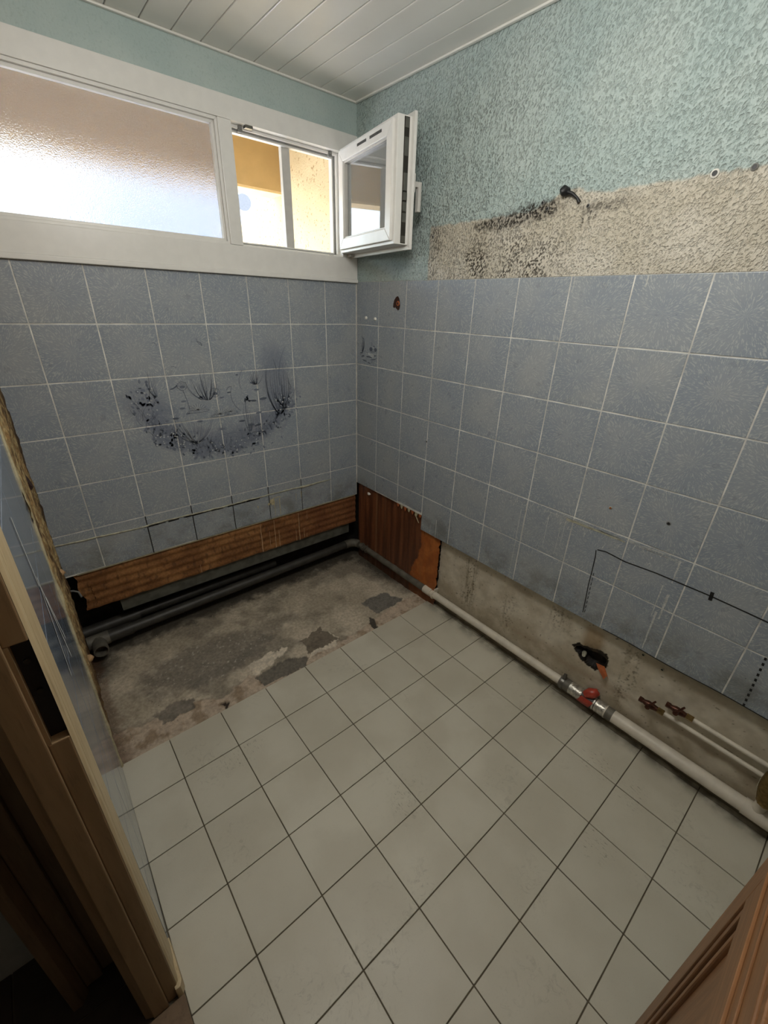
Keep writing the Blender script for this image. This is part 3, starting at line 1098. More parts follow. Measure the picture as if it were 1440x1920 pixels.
# (rotating +x onto the sash direction puts +y on the right-wall side, so the outer face is at -y)
SW, SZ0, SZ1 = 0.535, 1.740, 2.166


def sbox(name, mb, mat, bev=0.0015, par=None):
    return part(name, mb, mat, par or sash, bev)


m = MB(); ring(m, 0.0, SW, SZ0, SZ1, 0.030, -0.012, 0.0)
sbox('flange', m, 'pvc')
m = MB(); ring(m, 0.014, SW - 0.016, SZ0 + 0.016, SZ1 - 0.014, 0.045, -0.074, -0.012)
sbox('sash_frame', m, 'pvc', 0.002)
m = MB(); ring(m, 0.026, SW - 0.034, SZ0 + 0.028, SZ1 - 0.024, 0.044, -0.085, -0.073)
sbox('outer_frame', m, 'pvc', 0.003)
m = MB(); ring(m, 0.066, SW - 0.074, SZ0 + 0.068, SZ1 - 0.064, 0.010, -0.078, -0.05)
sbox('glazing_bead', m, 'pvc_dim', 0.001)
sbox('pane', MB().box(0.07, SW - 0.078, -0.063, -0.059, SZ0 + 0.072, SZ1 - 0.068), 'glass', 0)
for a, b in ((0.215, 0.295), (0.325, 0.42)):
    sbox('vent_slot', MB().box(a, b, -0.0858, -0.083, SZ1 - 0.047, SZ1 - 0.038), 'dark_gap', 0)
sbox('lock_groove', MB().box(SW - 0.018, SW - 0.0150, -0.046, -0.024, SZ0 + 0.02, SZ1 - 0.018), 'steel_dark', 0)
for (z0, z1, t) in ((SZ1 - 0.05, SZ1 - 0.02, .003), (SZ1 - 0.13, SZ1 - 0.075, .002), (1.93, 1.985, .005), (1.90, 1.925, .007), (1.865, 1.895, .004), (1.83, 1.86, .003), (SZ0 + 0.022, SZ0 + 0.045, .004)):
    sbox('lock_piece', MB().box(SW - 0.0155, SW - 0.0155 + t, -0.043, -0.027, z0, z1), 'steel', 0.0008)
sbox('hinge', MB().tube([(0.012, -0.030, SZ0 + 0.002), (0.012, -0.030, SZ0 + 0.024)], 0.007, 10).box(0.008, 0.04, -0.034, -0.022, SZ0 + 0.004, SZ0 + 0.013), 'pvc_dim', 0)
h = sbox('handle', MB().box(SW - 0.034, SW - 0.008, 0.0, 0.010, 1.93, 1.99), 'pvc_dim', 0.003)
sbox('lever', MB().box(SW - 0.03, SW - 0.012, 0.010, 0.036, 1.948, 1.966).box(SW - 0.032, SW - 0.010, 0.026, 0.040, 1.87, 1.966), 'pvc_dim', 0.003, h)

# ================================================================== DOOR FRAME AND DOOR
trim_1 = empty('trim_1', (0, 0, 0), kind='structure')


def lpart(name, mb, mat, par, bev=0.0):
    me = mb.me(name, bev)
    for v in me.vertices:
        v.co.x += LEAN * 0.55 * v.co.z
    return link(name, me, mat, par)


JT = 2.06
# rounded casing strip against the tiles
cas = [(-1.572, -1.302), (-1.5575, -1.302), (-1.5565, -1.312), (-1.5575, -1.345), (-1.560, -1.368), (-1.572, -1.372)]
lpart('casing', MB().prism(cas, 'z', 0.05, JT), 'casing', trim_1)
lpart('casing_block', MB().prism([(-1.57, -1.298), (-1.554, -1.298), (-1.5515, -1.398), (-1.558, -1.410), (-1.57, -1.410)], 'z', 0.0, 0.05), 'casing', trim_1, 0.003)
lpart('casing_core', MB().box(-1.578, -1.5635, -1.374, -1.301, 0.0, JT), 'casing', trim_1)
lpart('casing_bead', MB().prism([(-1.5640, -1.374), (-1.561, -1.374), (-1.5585, -1.385), (-1.5600, -1.396), (-1.5640, -1.4005)], 'z', 0.0, JT), 'casing', trim_1)
# jamb: two faces with a rebate step, mortise cut between boards
lpart('jamb_board', MB().box(-1.591, -1.5645, -1.402, -1.30, 0.0, 0.945), 'jamb', trim_1, 0.002)
lpart('jamb_board', MB().box(-1.591, -1.5645, -1.402, -1.30, 1.13, JT), 'jamb', trim_1, 0.002)
lpart('jamb_board', MB().box(-1.591, -1.586, -1.402, -1.30, 0.945, 1.13), 'jamb', trim_1, 0.0)
lpart('strike_mortise', MB().box(-1.587, -1.5640, -1.386, -1.32, 0.945, 1.13), 'ink', trim_1)
for z0 in (1.035, 1.09):
    lpart('mortise_screw', MB().tube([(-1.576, -1.386, z0), (-1.576, -1.389, z0)], 0.004, 8), 'steel_dark', trim_1)
lpart('jamb_rebate', MB().box(-1.624, -1.5912, -1.408, -1.30, 0.0, JT), 'jamb', trim_1, 0.002)
lpart('jamb_return', MB().prism([(-1.624, -1.404), (-1.640, -1.396), (-1.640, -1.30), (-1.624, -1.30)], 'z', 0.0, JT), 'jamb', trim_1, 0.001)
# hall-side architrave strips
trim_2 = empty('trim_2', (0, 0, 0), kind='structure')
lpart('architrave', MB().box(-1.700, -1.640, -1.245, -1.15, 0.02, JT + .1), 'hall_trim', trim_2, 0.002)
lpart('architrave', MB().box(-1.735, -1.700, -1.256, -1.15, 0.02, JT + .1), 'hall_trim', trim_2, 0.003)
lpart('architrave', MB().prism([(-1.735, -1.258), (-1.748, -1.276), (-1.768, -1.276), (-1.772, -1.15), (-1.735, -1.15)], 'z', 0.0, JT + .1), 'hall_trim', trim_2, 0.002)

# open door leaf at the right: stiles, rails, raised panels, mouldings
door_1 = empty('door_1', (-1.55, -2.155, 0), kind='structure')
DX0, DX1, DF, DB = -1.545, -0.797, -2.135, -2.172


def dpart(name, mb, mat, bev=0.002):
    o = part(name, mb, mat, None, bev)
    o.parent = door_1
    o.matrix_parent_inverse = Matrix.Translation((1.55, 2.155, 0))
    return o


dpart('stile', MB().box(DX1 - 0.052, DX1, DB, DF, 0.008, 2.03), 'door_v')
dpart('stile', MB().box(DX0, DX0 + 0.09, DB, DF, 0.008, 2.03), 'door_v')
for z0, z1 in ((0.008, 0.13), (0.762, 0.945), (1.92, 2.03)):
    dpart('rail', MB().box(DX0 + 0.0905, DX1 - 0.0525, DB, DF, z0, z1), 'door_h')
for z0, z1 in ((0.13, 0.762), (0.945, 1.92)):
    x0, x1 = DX0 + 0.0905, DX1 - 0.0525
    m = MB(); ring(m, x0, x1, z0, z1, 0.014, DF - 0.010, DF - 0.003)
    dpart('moulding', m, 'door_v', 0.002)
    m = MB(); ring(m, x0 + 0.018, x1 - 0.018, z0 + 0.018, z1 - 0.018, 0.012, DF - 0.016, DF - 0.007)
    dpart('moulding', m, 'door_v', 0.003)
    dpart('panel', MB().box(x0, x1, DB + 0.008, DF - 0.014, z0, z1), 'door_v', 0)
m = MB().box(DX0 + 0.0905, DX1 - 0.0525, DF, DF + 0.004, 0.846, 0.858).box(DX0 + 0.0905, DX1 - 0.0525, DF, DF + 0.003, 0.89, 0.90)
dpart('rail_moulding', m, 'door_h', 0.001)

# ================================================================== PLUMBING
PX, PZ = 0.012, 0.076


def run(y0, y1, n=8, z0=PZ, x0=PX, dz=0.0):
    return [(x0, y0 + (y1 - y0) * i / n, z0 + dz * i / n) for i in range(n + 1)]


dp = empty('drain_pipe', (-1.46, 0.028, 0.0), label='long grey and cream drain pipe bending round the stripped bath corner', cat='pipe')


def pp(name, mb, mat, par=dp, bev=0, **kw):
    o = part(name, mb, mat, None, bev, **kw)
    o.parent = par
    inv = Matrix.Translation(par.location).inverted()
    if par.parent:
        inv = Matrix.Identity(4)
    o.matrix_parent_inverse = inv
    return o


# run along the back, falling to the left, with the open tee at its end
pp('back_run', MB().tube([(-1.47, 0.026, 0.060), (-1.0, 0.030, 0.066), (-0.5, 0.034, 0.072), (-0.06, 0.036, 0.078)], 0.026, 20), 'pipe_d')
pp('sleeve', MB().tube([(-1.475, 0.026, 0.060), (-1.36, 0.027, 0.061)], 0.031, 20), 'pipe_d')
ring_v = MB()
sock = [(-1.507, 0.026, 0.059), (-1.507, -0.062, 0.059)]
ring_v.tube(sock, 0.031, 20, caps=False)
ring_v.tube(sock, 0.0255, 20, caps=False)
a0, a1 = [], []
seg = 20
vs, fs = [], []
for s in range(seg):
    a = 2 * math.pi * s / seg
    for r in (0.031, 0.0255):
        vs.append((-1.507 + r * math.cos(a), -0.062, 0.059 + r * math.sin(a)))
for s in range(seg):
    s2 = (s + 1) % seg
    fs.append((2 * s, 2 * s2, 2 * s2 + 1, 2 * s + 1))
ring_v.add(vs, fs)
ring_v.tube([(-1.507, -0.02, 0.059), (-1.507, -0.015, 0.059)], 0.0255, 20)
ring_v.tube([(-1.55, 0.026, 0.059), (-1.46, 0.026, 0.06)], 0.033, 20)
pp('open_tee', ring_v, 'pipe_g')
el = [(-0.075, 0.036, 0.078)]
for k in range(9):
    a = math.pi / 2 * k / 8
    el.append((-0.045 + 0.057 * math.sin(a), 0.036 - 0.057 * (1 - math.cos(a)), 0.078))
pp('elbow', MB().tube(el, 0.028, 20), 'pipe_g')
pp('collar', MB().tube([(PX, -0.050, 0.078), (PX, -0.072, 0.078)], 0.027, 20), 'pipe_g')
pp('grey_section', MB().tube(run(-0.03, -0.655, 6), 0.021, 18), 'pipe_g')
pp('cream_section', MB().tube(run(-0.650, -1.505, 8), 0.0195, 18), 'pipe_w')
pp('cream_sleeve', MB().tube(run(-0.645, -0.700, 2), 0.0235, 18), 'pipe_w')
for yy in (-0.715, -0.095):
    pp('pipe_clip', MB().tube([(PX, yy, PZ), (PX, yy - 0.008, PZ)], 0.026, 18).box(PX, 0.045, yy - 0.010, yy, PZ + 0.012, PZ + 0.034), 'pipe_w' if yy < -0.5 else 'pipe_g')
pp('coupling', MB().tube(run(-1.50, -1.548, 2), 0.027, 18), 'pipe_g')
pp('hose_clamp', MB().tube([(PX - 0.004, -1.515, PZ + 0.026), (PX + 0.006, -1.512, PZ + 0.045)], [0.010, 0.007], 9).tube([(PX, -1.508, PZ), (PX, -1.520, PZ)], 0.029, 18), 'steel')


def wrinkled(y0, y1, r, n, amp):
    pts, rr = [], []
    for i in range(n + 1):
        pts.append((PX, y0 + (y1 - y0) * i / n, PZ))
        rr.append(r + amp * (1 if i % 2 else -1) + random.uniform(-amp, amp) * 0.5)
    return MB().tube(pts, rr, 18)


pp('foil_wrap', wrinkled(-1.545, -1.602, 0.027, 10, 0.0012), 'silver')
pp('tape_core', MB().tube(run(-1.60, -1.66, 2), 0.027, 18), 'pipe_d')
pp('foil_wrap', wrinkled(-1.648, -1.708, 0.0275, 10, 0.0012), 'silver')
red = MB()
rv, rf_ = [], []
NA, NB_ = 14, 10
for i in range(NA + 1):
    a = math.radians(-150 + 190 * i / NA)
    for j in range(NB_ + 1):
        t = j / NB_
        yy = -1.597 - 0.050 * t - 0.012 * math.sin(a)
        r = 0.0300 + 0.0018 * nz(a * 2, t * 3, 0, 2)
        rv.append((PX - r * math.cos(a), yy, PZ + r * math.sin(a)))
for i in range(NA):
    for j in range(NB_):
        q = i * (NB_ + 1) + j
        rf_.append((q, q + 1, q + NB_ + 2, q + NB_ + 1))
red.add(rv, rf_, True)
pp('red_tape', red, 'red')
pp('red_tape_bulge', MB().tube([(PX - 0.012, -1.612, PZ + 0.024), (PX - 0.004, -1.628, PZ + 0.040), (PX + 0.006, -1.648, PZ + 0.050), (PX + 0.012, -1.656, PZ + 0.046)],
                        [0.014, 0.022, 0.019, 0.006], 12), 'red')
pp('cream_main', MB().tube(run(-1.70, YN + 0.02, 8, PZ + 0.004, PX - 0.004), 0.0255, 20), 'pipe_w')
pp('stained_end', MB().tube(run(-1.705, -1.732, 2, PZ + 0.004, PX - 0.004), 0.0262, 20), 'pipe_g')
pp('tee_socket', MB().tube([(PX - 0.006, -2.195, PZ + 0.01), (PX - 0.010, -2.200, PZ + 0.075)], 0.017, 16).tube(run(-2.165, -2.245, 2, PZ + 0.004, PX - 0.004), 0.029, 18), 'pipe_w')

bp_ = empty('rear_pipe', (-1.3, 0.10, 0.0), label='short dark pipe lying behind the back drain run in the recess', cat='pipe')
pp('pipe_body', MB().tube([(-1.57, 0.098, 0.074), (-1.31, 0.098, 0.078)], 0.030, 18), 'pipe_d', bp_)
pp('pipe_tail', MB().tube([(-1.32, 0.100, 0.080), (-0.55, 0.110, 0.086)], 0.024, 18), 'pipe_d', bp_)


def valve(y, z, yend, label):
    v = empty('shutoff_valve', (0.02, y, z), label=label, cat='valve', group='copper valves on capped supply pipes')
    x = 0.012
    q = lambda n, mb, mat, par=v: pp(n, mb, mat, par)
    q('valve_body', MB().tube([(x, y + 0.024, z), (x, y + 0.018, z), (x, y + 0.006, z), (x, y - 0.010, z), (x, y - 0.030, z)], [0.008, 0.009, 0.013, 0.0125, 0.009], 14), 'copper')
    q('plug_nut', MB().tube([(x, y + 0.036, z), (x, y + 0.022, z)], 0.0105, 6, smooth=False), 'copper')
    q('stem', MB().tube([(x, y, z), (x - 0.024, y, z + 0.003)], [0.0095, 0.0085], 12), 'copper')
    q('lever', MB().tube([(x - 0.022, y, z + 0.003), (x - 0.020, y - 0.006, z + 0.020), (x - 0.016, y - 0.016, z + 0.042)], [0.006, 0.0042, 0.0036], 8), 'copper')
    q('union_nut', MB().tube([(x, y - 0.028, z), (x, y - 0.050, z)], 0.0115, 6, smooth=False), 'brass')
    q('supply_pipe', MB().tube([(x + 0.002, y - 0.045, z), (x + 0.002, (y + yend) / 2, z - 0.002), (x + 0.002, yend, z - 0.004)], 0.0078, 12), 'pipe_w')
    q('pipe_clip', MB().box(x, 0.045, yend + 0.03, yend + 0.04, z - 0.012, z + 0.008), 'steel')


valve(-1.825, 0.232, -2.42, 'dark copper valve on the lower supply pipe, nearer the red tape')
valve(-1.905, 0.278, -2.42, 'dark copper valve on the upper supply pipe, farther from the red tape')

fh_ = empty('trap_hose', (-0.01, -2.20, 0.15), label='tarnished brass corrugated hose on a cream tee at the right edge', cat='hose')
pts, rr = [], []
for i in range(34):
    t = i / 33
    a = t * 2.2
    pts.append((-0.012 - 0.012 * math.sin(a), -2.200 + 0.014 * math.sin(t * 3.1), 0.168 + 0.17 * t))
    rr.append(0.021 + (0.0035 if i % 2 else -0.0015))
pp('corrugated_hose', MB().tube(pts, rr, 18), 'brass', fh_)
pp('hose_nut', MB().tube([(-0.012, -2.2, 0.156), (-0.012, -2.2, 0.176)], 0.023, 8, smooth=False), 'brass', fh_)
pp('packing_putty', MB().tube([(-0.004, -2.168, 0.23), (-0.010, -2.175, 0.20), (-0.010, -2.182, 0.172)], [0.006, 0.011, 0.006], 10), 'caulk', fh_)

# ================================================================== SMALL THINGS ON THE WALLS
wbk = empty('pipe_stub', (0.0, -1.12, 1.868), label='charred black pipe stub poking from the stained teal plaster', cat='pipe')
pp('stub_head', MB().tube([(0.0, -1.118, 1.870), (-0.014, -1.112, 1.872), (-0.020, -1.106, 1.868)], [0.012, 0.015, 0.009], 9), 'ink', wbk)
pp('stub_tail', MB().tube([(-0.010, -1.122, 1.868), (-0.008, -1.14, 1.862), (-0.004, -1.156, 1.850), (0.0, -1.164, 1.838)], [0.006, 0.005, 0.004, 0.006], 8), 'ink', wbk)


def anchor(y, z, r, label, ringmat='plug', x=0.0, core='ink'):
    e = empty('wall_plug', (x, y, z), label=label, cat='wall plug', group='empty fixing holes in the right wall')
    mb = MB()
    seg = 12
    vs, fs = [], []
    for s in range(seg):
        a = 2 * math.pi * s / seg
        for (rr_, xx) in ((r, x), (r * 0.62, x - 0.002)):
            vs.append((xx, y + rr_ * math.cos(a), z + rr_ * math.sin(a)))
    for s in range(seg):
        s2 = (s + 1) % seg
        fs.append((2 * s, 2 * s2, 2 * s2 + 1, 2 * s + 1))
    mb.add(vs, fs)
    pp('rim', mb, ringmat, e)
    pp('bore', MB().tube([(x + 0.004, y, z), (x - 0.001, y, z)], r * 0.66, 12), core, e)


anchor(-1.517, 1.856, 0.010, 'fixing hole with white rim, left of the pair on the beige band', 'white_plug', 0.001)
anchor(-1.598, 1.856, 0.008, 'plain dark fixing hole nearest the right edge on the beige band', 'plug', 0.001)
anchor(-1.034, 1.852, 0.006, 'small dark fixing hole just left of the charred pipe stub', 'plug', 0.001)
anchor(-1.055, 1.834, 0.006, 'dark fixing hole in the mould streak below the charred pipe stub', 'plug', 0.001)
anchor(-0.535, 1.795, 0.006, 'dark fixing hole at the left end of the beige band', 'plug', 0.001)
anchor(-1.195, 1.826, 0.006, 'dark fixing hole above the mould drips on the beige band', 'plug', 0.001)
anchor(-0.586, 0.936, 0.005, 'tiny black screw hole in a blue tile above the brown panel', 'plug', -0.0012)
anchor(-1.685, 0.939, 0.007, 'black screw hole in the middle of a blue tile above the marker line', 'plug', -0.0012)
anchor(-1.503, 0.924, 0.006, 'brown smeared screw hole above the chalky caulk line', 'caulk', -0.0012, 'terracotta')
anchor(-1.745, 0.402, 0.006, 'plugged screw hole in cream plaster, left of two under the tiles', 'caulk', LX - 0.003)
anchor(-1.815, 0.385, 0.006, 'plugged screw hole in cream plaster, right of two under the tiles', 'caulk', LX - 0.003)
for (yy, zz_, lb) in ((-0.087, 1.474, 'white plastic screw cap nearest the room corner'), (-0.163, 1.472, 'white plastic screw cap under the broken brown hole')):
    e = link('screw_cap', MB().tube([(0.0, yy, zz_), (-0.005, yy, zz_), (-0.008, yy, zz_)], [0.008, 0.0075, 0.003], 12).me('screw_cap'), 'white_plug',
             label=lb, cat='screw cap', group='white screw caps on the right wall')
# chipped tile with a brown outlet hole
chip = empty('broken_outlet', (0.0, -0.327, 1.543), label='ragged brown hole with a pipe end broken through a right-wall tile', cat='hole')
pol = [(-0.300, 1.545), (-0.306, 1.560), (-0.318, 1.572), (-0.330, 1.576), (-0.340, 1.566), (-0.345, 1.552), (-0.348, 1.535), (-0.343, 1.520), (-0.335, 1.515), (-0.322, 1.523), (-0.312, 1.530), (-0.306, 1.524), (-0.298, 1.530)]
pp('chipped_patch', MB().prism(pol, 'x', -0.0013, 0.003), 'hole_brown', chip)
pp('outlet_ring', MB().tube([(0.0, -0.334, 1.545), (-0.004, -0.334, 1.545)], [0.012, 0.0095], 14), 'terracotta', chip)
pp('outlet_bore', MB().tube([(0.0, -0.334, 1.545), (-0.0045, -0.334, 1.545)], 0.0055, 12), 'ink', chip)


# ------------------------------------------------------------------ ribbons laid on a wall (marker, scratches, drips, printed picture)
def ribbon(mb, pts, w, plane, off, w1=None):
    """pts are (a,b) on the wall; plane 'R': a=y,b=z ; 'B': a=x,b=z"""
    n = len(pts)
    vs = []
    for i, p in enumerate(pts):
        q0, q1 = pts[max(i - 1, 0)], pts[min(i + 1, n - 1)]
        dx, dy = q1[0] - q0[0], q1[1] - q0[1]
        L = math.hypot(dx, dy) or 1
        ww = (w if w1 is None else w + (w1 - w) * i / (n - 1)) / 2
        for s in (-1, 1):
            a, b = p[0] - s * dy / L * ww, p[1] + s * dx / L * ww
            vs.append((off, a, b) if plane == 'R' else (a, off, b))
    mb.add(vs, [(2 * i, 2 * i + 1, 2 * i + 3, 2 * i + 2) for i in range(n - 1)])


mk = MB()
ribbon(mk, [(-1.513, 0.470), (-1.510, 0.52), (-1.504, 0.60), (-1.503, 0.65), (-1.500, 0.72), (-1.496, 0.748)], 0.0035, 'R', -0.0012)
ribbon(mk, [(-1.500, 0.752), (-1.53, 0.758), (-1.60, 0.751), (-1.70, 0.757), (-1.787, 0.757), (-1.86, 0.757), (-1.95, 0.753), (-2.05, 0.748), (-2.3, 0.75)], 0.0040, 'R', -0.0012)
ribbon(mk, [(-1.861, 0.742), (-1.859, 0.772)], 0.010, 'R', -0.0013)
for k in range(9):
    z0 = 0.655 - 0.021 * k
    ribbon(mk, [(-1.511 - 0.001 * k, z0), (-1.511 - 0.001 * k, z0 - 0.013)], 0.0026, 'R', -0.0012)
for k in range(10):
    z0 = 0.640 - 0.0205 * k
    ribbon(mk, [(-2.036 - 0.001 * k, z0), (-2.037 - 0.001 * k, z0 - 0.010)], 0.006, 'R', -0.0012)
ribbon(mk, [(-1.60 - 0.05 * i, 0.4445 + 0.002 * math.sin(i)) for i in range(12)], 0.0035, 'R', -0.0012)
part('marker_line', mk, 'ink', wall_right, label='black felt-pen outline')

sc = MB()
random.seed(11)
for (y, z0, z1, w) in ((-1.752, 0.83, 0.745, .006), (-1.755, 0.70, 0.597, .008), (-1.731, 0.725, 0.60, .004), (-1.741, 0.62, 0.455, .007), (-1.20, 1.638, 1.59, .003), (-1.425, 1.636, 1.605, .005),
                       (-1.36, 0.80, 0.70, .002), (-1.29, 0.80, 0.66, .003), (-1.345, 0.78, 0.66, .002), (-1.185, 0.82, 0.65, .0025), (-1.165, 0.79, 0.45, .003),
                       (-0.66, 0.50, 0.445, .003), (-0.70, 0.545, 0.44, .006), (-0.085, 1.60, 1.58, .003), (-0.125, 1.60, 1.585, .004)):
    n = 8
    ribbon(sc, [(y + 0.0015 * nz(i, y, 0, 3), z0 + (z1 - z0) * i / n) for i in range(n + 1)], w, 'R', -0.0011, w * 0.5)
for k in range(60):
    y = random.uniform(-1.70, -1.05)
    z = 0.832 - random.random() ** 2 * 0.05
    ribbon(sc, [(y, z), (y + random.uniform(-.006, .006), z - random.uniform(.004, .02))], random.uniform(.001, .003), 'R', -0.0011)
for k in range(25):
    y = random.uniform(-1.75, -1.25)
    z = 0.828 + random.uniform(-.006, .006)
    ribbon(sc, [(y, z), (y - random.uniform(.02, .08), z + random.uniform(-.002, .002))], random.uniform(.001, .0025), 'R', -0.0011)
part('scrape_marks', sc, 'chalk', wall_right, label='white scrape marks and old caulk residue')
cq = MB()
ribbon(cq, [(-1.36 - 0.02 * i, 0.822 + 0.003 * nz(i, 0, 0, 1.7)) for i in range(12)], 0.010, 'R', -0.0012, 0.004)
part('yellowed_caulk', cq, 'caulk', wall_right)

# silicone bead where the bath met the back tiles
n = 120
pts = [(-1.55 + 1.36 * i / n, -0.001 + 0.0012 * nz(i, 0, 0, .6), 0.602 - 0.010 * sm(0.0, 0.25, i / n) + 0.003 * nz(i, 3, 0, .15)) for i in range(n + 1)]
part('silicone_bead', MB().tube(pts, [0.0036 + 0.0012 * nz(i, 8, 0, .4) if i < n - 18 else 0.006 * (n + 1 - i) / 19 + 0.001 for i in range(n + 1)], 8), 'caulk', wall_back)
dk = MB()
for k in range(26):
    x = random.uniform(-1.25, -0.62)
    ribbon(dk, [(x, 0.586), (x + random.uniform(.01, .05), 0.587)], random.uniform(.004, .009), 'B', -0.0012)
for x in (-0.393, -0.593, -0.793, -0.993, -1.193):
    ribbon(dk, [(x, 0.64), (x, 0.447)], 0.004, 'B', -0.0010)
part('black_joint_grime', dk, 'ink', wall_back)
dr = MB()
for (x, z0, z1, w) in ((-0.657, 0.432, 0.252, .006), (-0.575, 0.431, 0.252, .005), (-0.608, 0.37, 0.27, .003), (-0.551, 0.36, 0.25, .004), (-0.420, 0.43, 0.25, .006), (-0.442, 0.33, 0.252, .003),
                       (-0.389, 0.32, 0.258, .004), (-0.364, 0.43, 0.375, .003), (-0.372, 0.28, 0.256, .004), (-1.00, 0.30, 0.25, .003)):
    ribbon(dr, [(x + 0.0015 * nz(i, x, 0, 2), z0 + (z1 - z0) * i / 6) for i in range(7)], w * 0.6, 'B', 0.0055, w)
part('glue_drips', dr, 'drip', wall_back)
bl = MB()
for (x, z0, z1, w) in ((-0.533, 0.556, 0.455, .005), (-0.565, 0.53, 0.45, .003), (-0.43, 0.56, 0.52, .003), (-0.397, 0.565, 0.525, .005), (-0.66, 0.545, 0.53, .006)):
    ribbon(bl, [(x + 0.002 * nz(i, x, 0, 2), z0 + (z1 - z0) * i / 5) for i in range(6)], w, 'B', -0.0012, w * .6)
bl.prism([(-0.590, 0.560), (-0.566, 0.565), (-0.562, 0.540), (-0.568, 0.528), (-0.582, 0.530), (-0.586, 0.542), (-0.60, 0.545), (-0.604, 0.533), (-0.592, 0.532)], 'y', -0.003, 0.0)
ribbon(bl, [(-0.57, 0.564), (-0.54, 0.568), (-0.525, 0.562)], 0.004, 'B', -0.0012)
part('plaster_splashes', bl, 'cream_edge', wall_back)

# ------------------------------------------------------------------ printed pond picture on the back wall tiles
random.seed(21)
D_, M_, L_ = MB(), MB(), MB()
OB = -0.0013


def curve(p, q, bend, n=8):
    mx, my = (p[0] + q[0]) / 2, (p[1] + q[1]) / 2
    dx, dy = q[0] - p[0], q[1] - p[1]
    c = (mx - dy * bend, my + dx * bend)
    return [((1 - t) ** 2 * p[0] + 2 * t * (1 - t) * c[0] + t * t * q[0], (1 - t) ** 2 * p[1] + 2 * t * (1 - t) * c[1] + t * t * q[1]) for t in [i / n for i in range(n + 1)]]


def blob(mb, x, z, rx, rz, rot=0.0, n=9, off=OB, plane='B'):
    vs = []
    for i in range(n):
        a = 2 * math.pi * i / n
        u, v = rx * math.cos(a), rz * math.sin(a)
        aa, bb = x + u * math.cos(rot) - v * math.sin(rot), z + u * math.sin(rot) + v * math.cos(rot)
        vs.append((aa, off, bb) if plane == 'B' else (off, aa, bb))
    mb.add(vs, [tuple(range(n))])


def grass(cx, cz, hgt, spread, n, mb, w=0.0026):
    for _ in range(n):
        s = random.uniform(-1, 1)
        hh = hgt * random.uniform(0.5, 1.0)
        ribbon(mb, curve((cx + s * 0.01, cz), (cx + s * spread, cz + hh * (1 - 0.25 * abs(s))), -0.25 * s), w, 'B', OB, 0.0006)


def outline(mb, pts, w=0.0018):
    ribbon(mb, pts, w, 'B', OB)


# flower garland along the lower crescent
for k in range(420):
    t = random.random()
    a = math.pi * (1.02 + 0.93 * t)
    rr0 = random.gauss(1.0, 0.095)
    x = -0.775 + 0.345 * rr0 * math.cos(a)
    z = 1.150 + 0.262 * rr0 * math.sin(a) + (0.06 if t < 0.12 else 0)
    kind = random.random()
    if k > 300:
        cx_, cz_, sx_, sz_ = ((-1.075, 1.13, .022, .06), (-0.46, 1.06, .035, .045), (-1.0, 0.98, .03, .03))[k % 3]
        x, z = random.gauss(cx_, sx_), random.gauss(cz_, sz_)
    if kind < 0.20:
        blob(D_, x, z, random.uniform(.004, .009), random.uniform(.002, .0045), random.uniform(0, 3.1))
    elif kind < 0.76:
        blob(M_, x, z, random.uniform(.004, .010), random.uniform(.003, .006), random.uniform(0, 3.1))
    else:
        blob(L_, x, z, random.uniform(.002, .0045), random.uniform(.002, .004), 0, 6, OB - 0.0002)
for k in range(150):
    t = random.random()
    a = math.pi * (1.0 + t)
    x = -0.775 + 0.345 * random.gauss(1.0, .07) * math.cos(a)
    z = 1.155 + 0.262 * random.gauss(1.0, .07) * math.sin(a)
    ribbon(D_, curve((x, z), (x + random.uniform(-.03, .03), z + random.uniform(.01, .05)), random.uniform(-.4, .4), 5), 0.0016, 'B', OB, .0006)
grass(-0.485, 1.02, 0.31, 0.06, 16, D_, .0032)
grass(-0.465, 1.06, 0.16, 0.09, 9, D_)
ribbon(D_, curve((-0.475, 1.16), (-0.432, 1.34), 0.18, 10), 0.003, 'B', OB, .001)
ribbon(D_, curve((-0.488, 1.24), (-0.503, 1.29), -0.1, 5), 0.004, 'B', OB, .001)
grass(-0.835, 1.125, 0.15, 0.05, 14, D_)
grass(-0.855, 1.13, 0.12, 0.08, 8, M_)
grass(-0.60, 1.175, 0.075, 0.045, 16, D_)
grass(-1.04, 1.16, 0.09, 0.03, 9, M_)
grass(-0.915, 0.935, 0.20, 0.09, 14, L_, .0018)
grass(-0.91, 0.94, 0.16, 0.10, 9, D_, .0022)
grass(-0.655, 0.955, 0.16, 0.03, 5, D_)
ribbon(D_, curve((-0.655, 0.94), (-0.662, 1.115), 0.06, 8), .0025, 'B', OB)
for k in range(9):
    blob(D_, -0.655 + random.uniform(-.02, .02), 1.11 + random.uniform(-.012, .02), .008, .004, random.uniform(0, 3))
# lily pads and water lines
for (x, z, r) in ((-0.94, 1.13, .012), (-0.95, 1.10, .013), (-0.985, 1.06, .014), (-0.93, 1.075, .011), (-0.885, 1.035, .015), (-0.735, 1.15, .010), (-0.57, 1.105, .020), (-0.62, 1.10, .015), (-0.60, 1.04, .016),
                  (-0.79, 0.985, .015), (-0.69, 1.01, .015), (-0.70, 0.965, .014), (-0.645, 0.985, .020), (-0.61, 0.98, .016), (-0.72, 0.885, .015), (-0.64, 0.89, .014), (-0.66, 0.94, .018), (-0.60, 1.15, .014),
                  (-0.62, 1.185, .012), (-0.77, 1.13, .012), (-0.865, 1.14, .012)):
    blob(M_ if random.random() < .5 else D_, x, z, r, r * .32, random.uniform(-.1, .15))
for k in range(14):
    x, z = random.uniform(-0.95, -0.6), random.uniform(0.91, 1.0)
    ribbon(M_, curve((x, z), (x + random.uniform(.03, .07), z + random.uniform(-.004, .006)), .05, 4), .0012, 'B', OB)
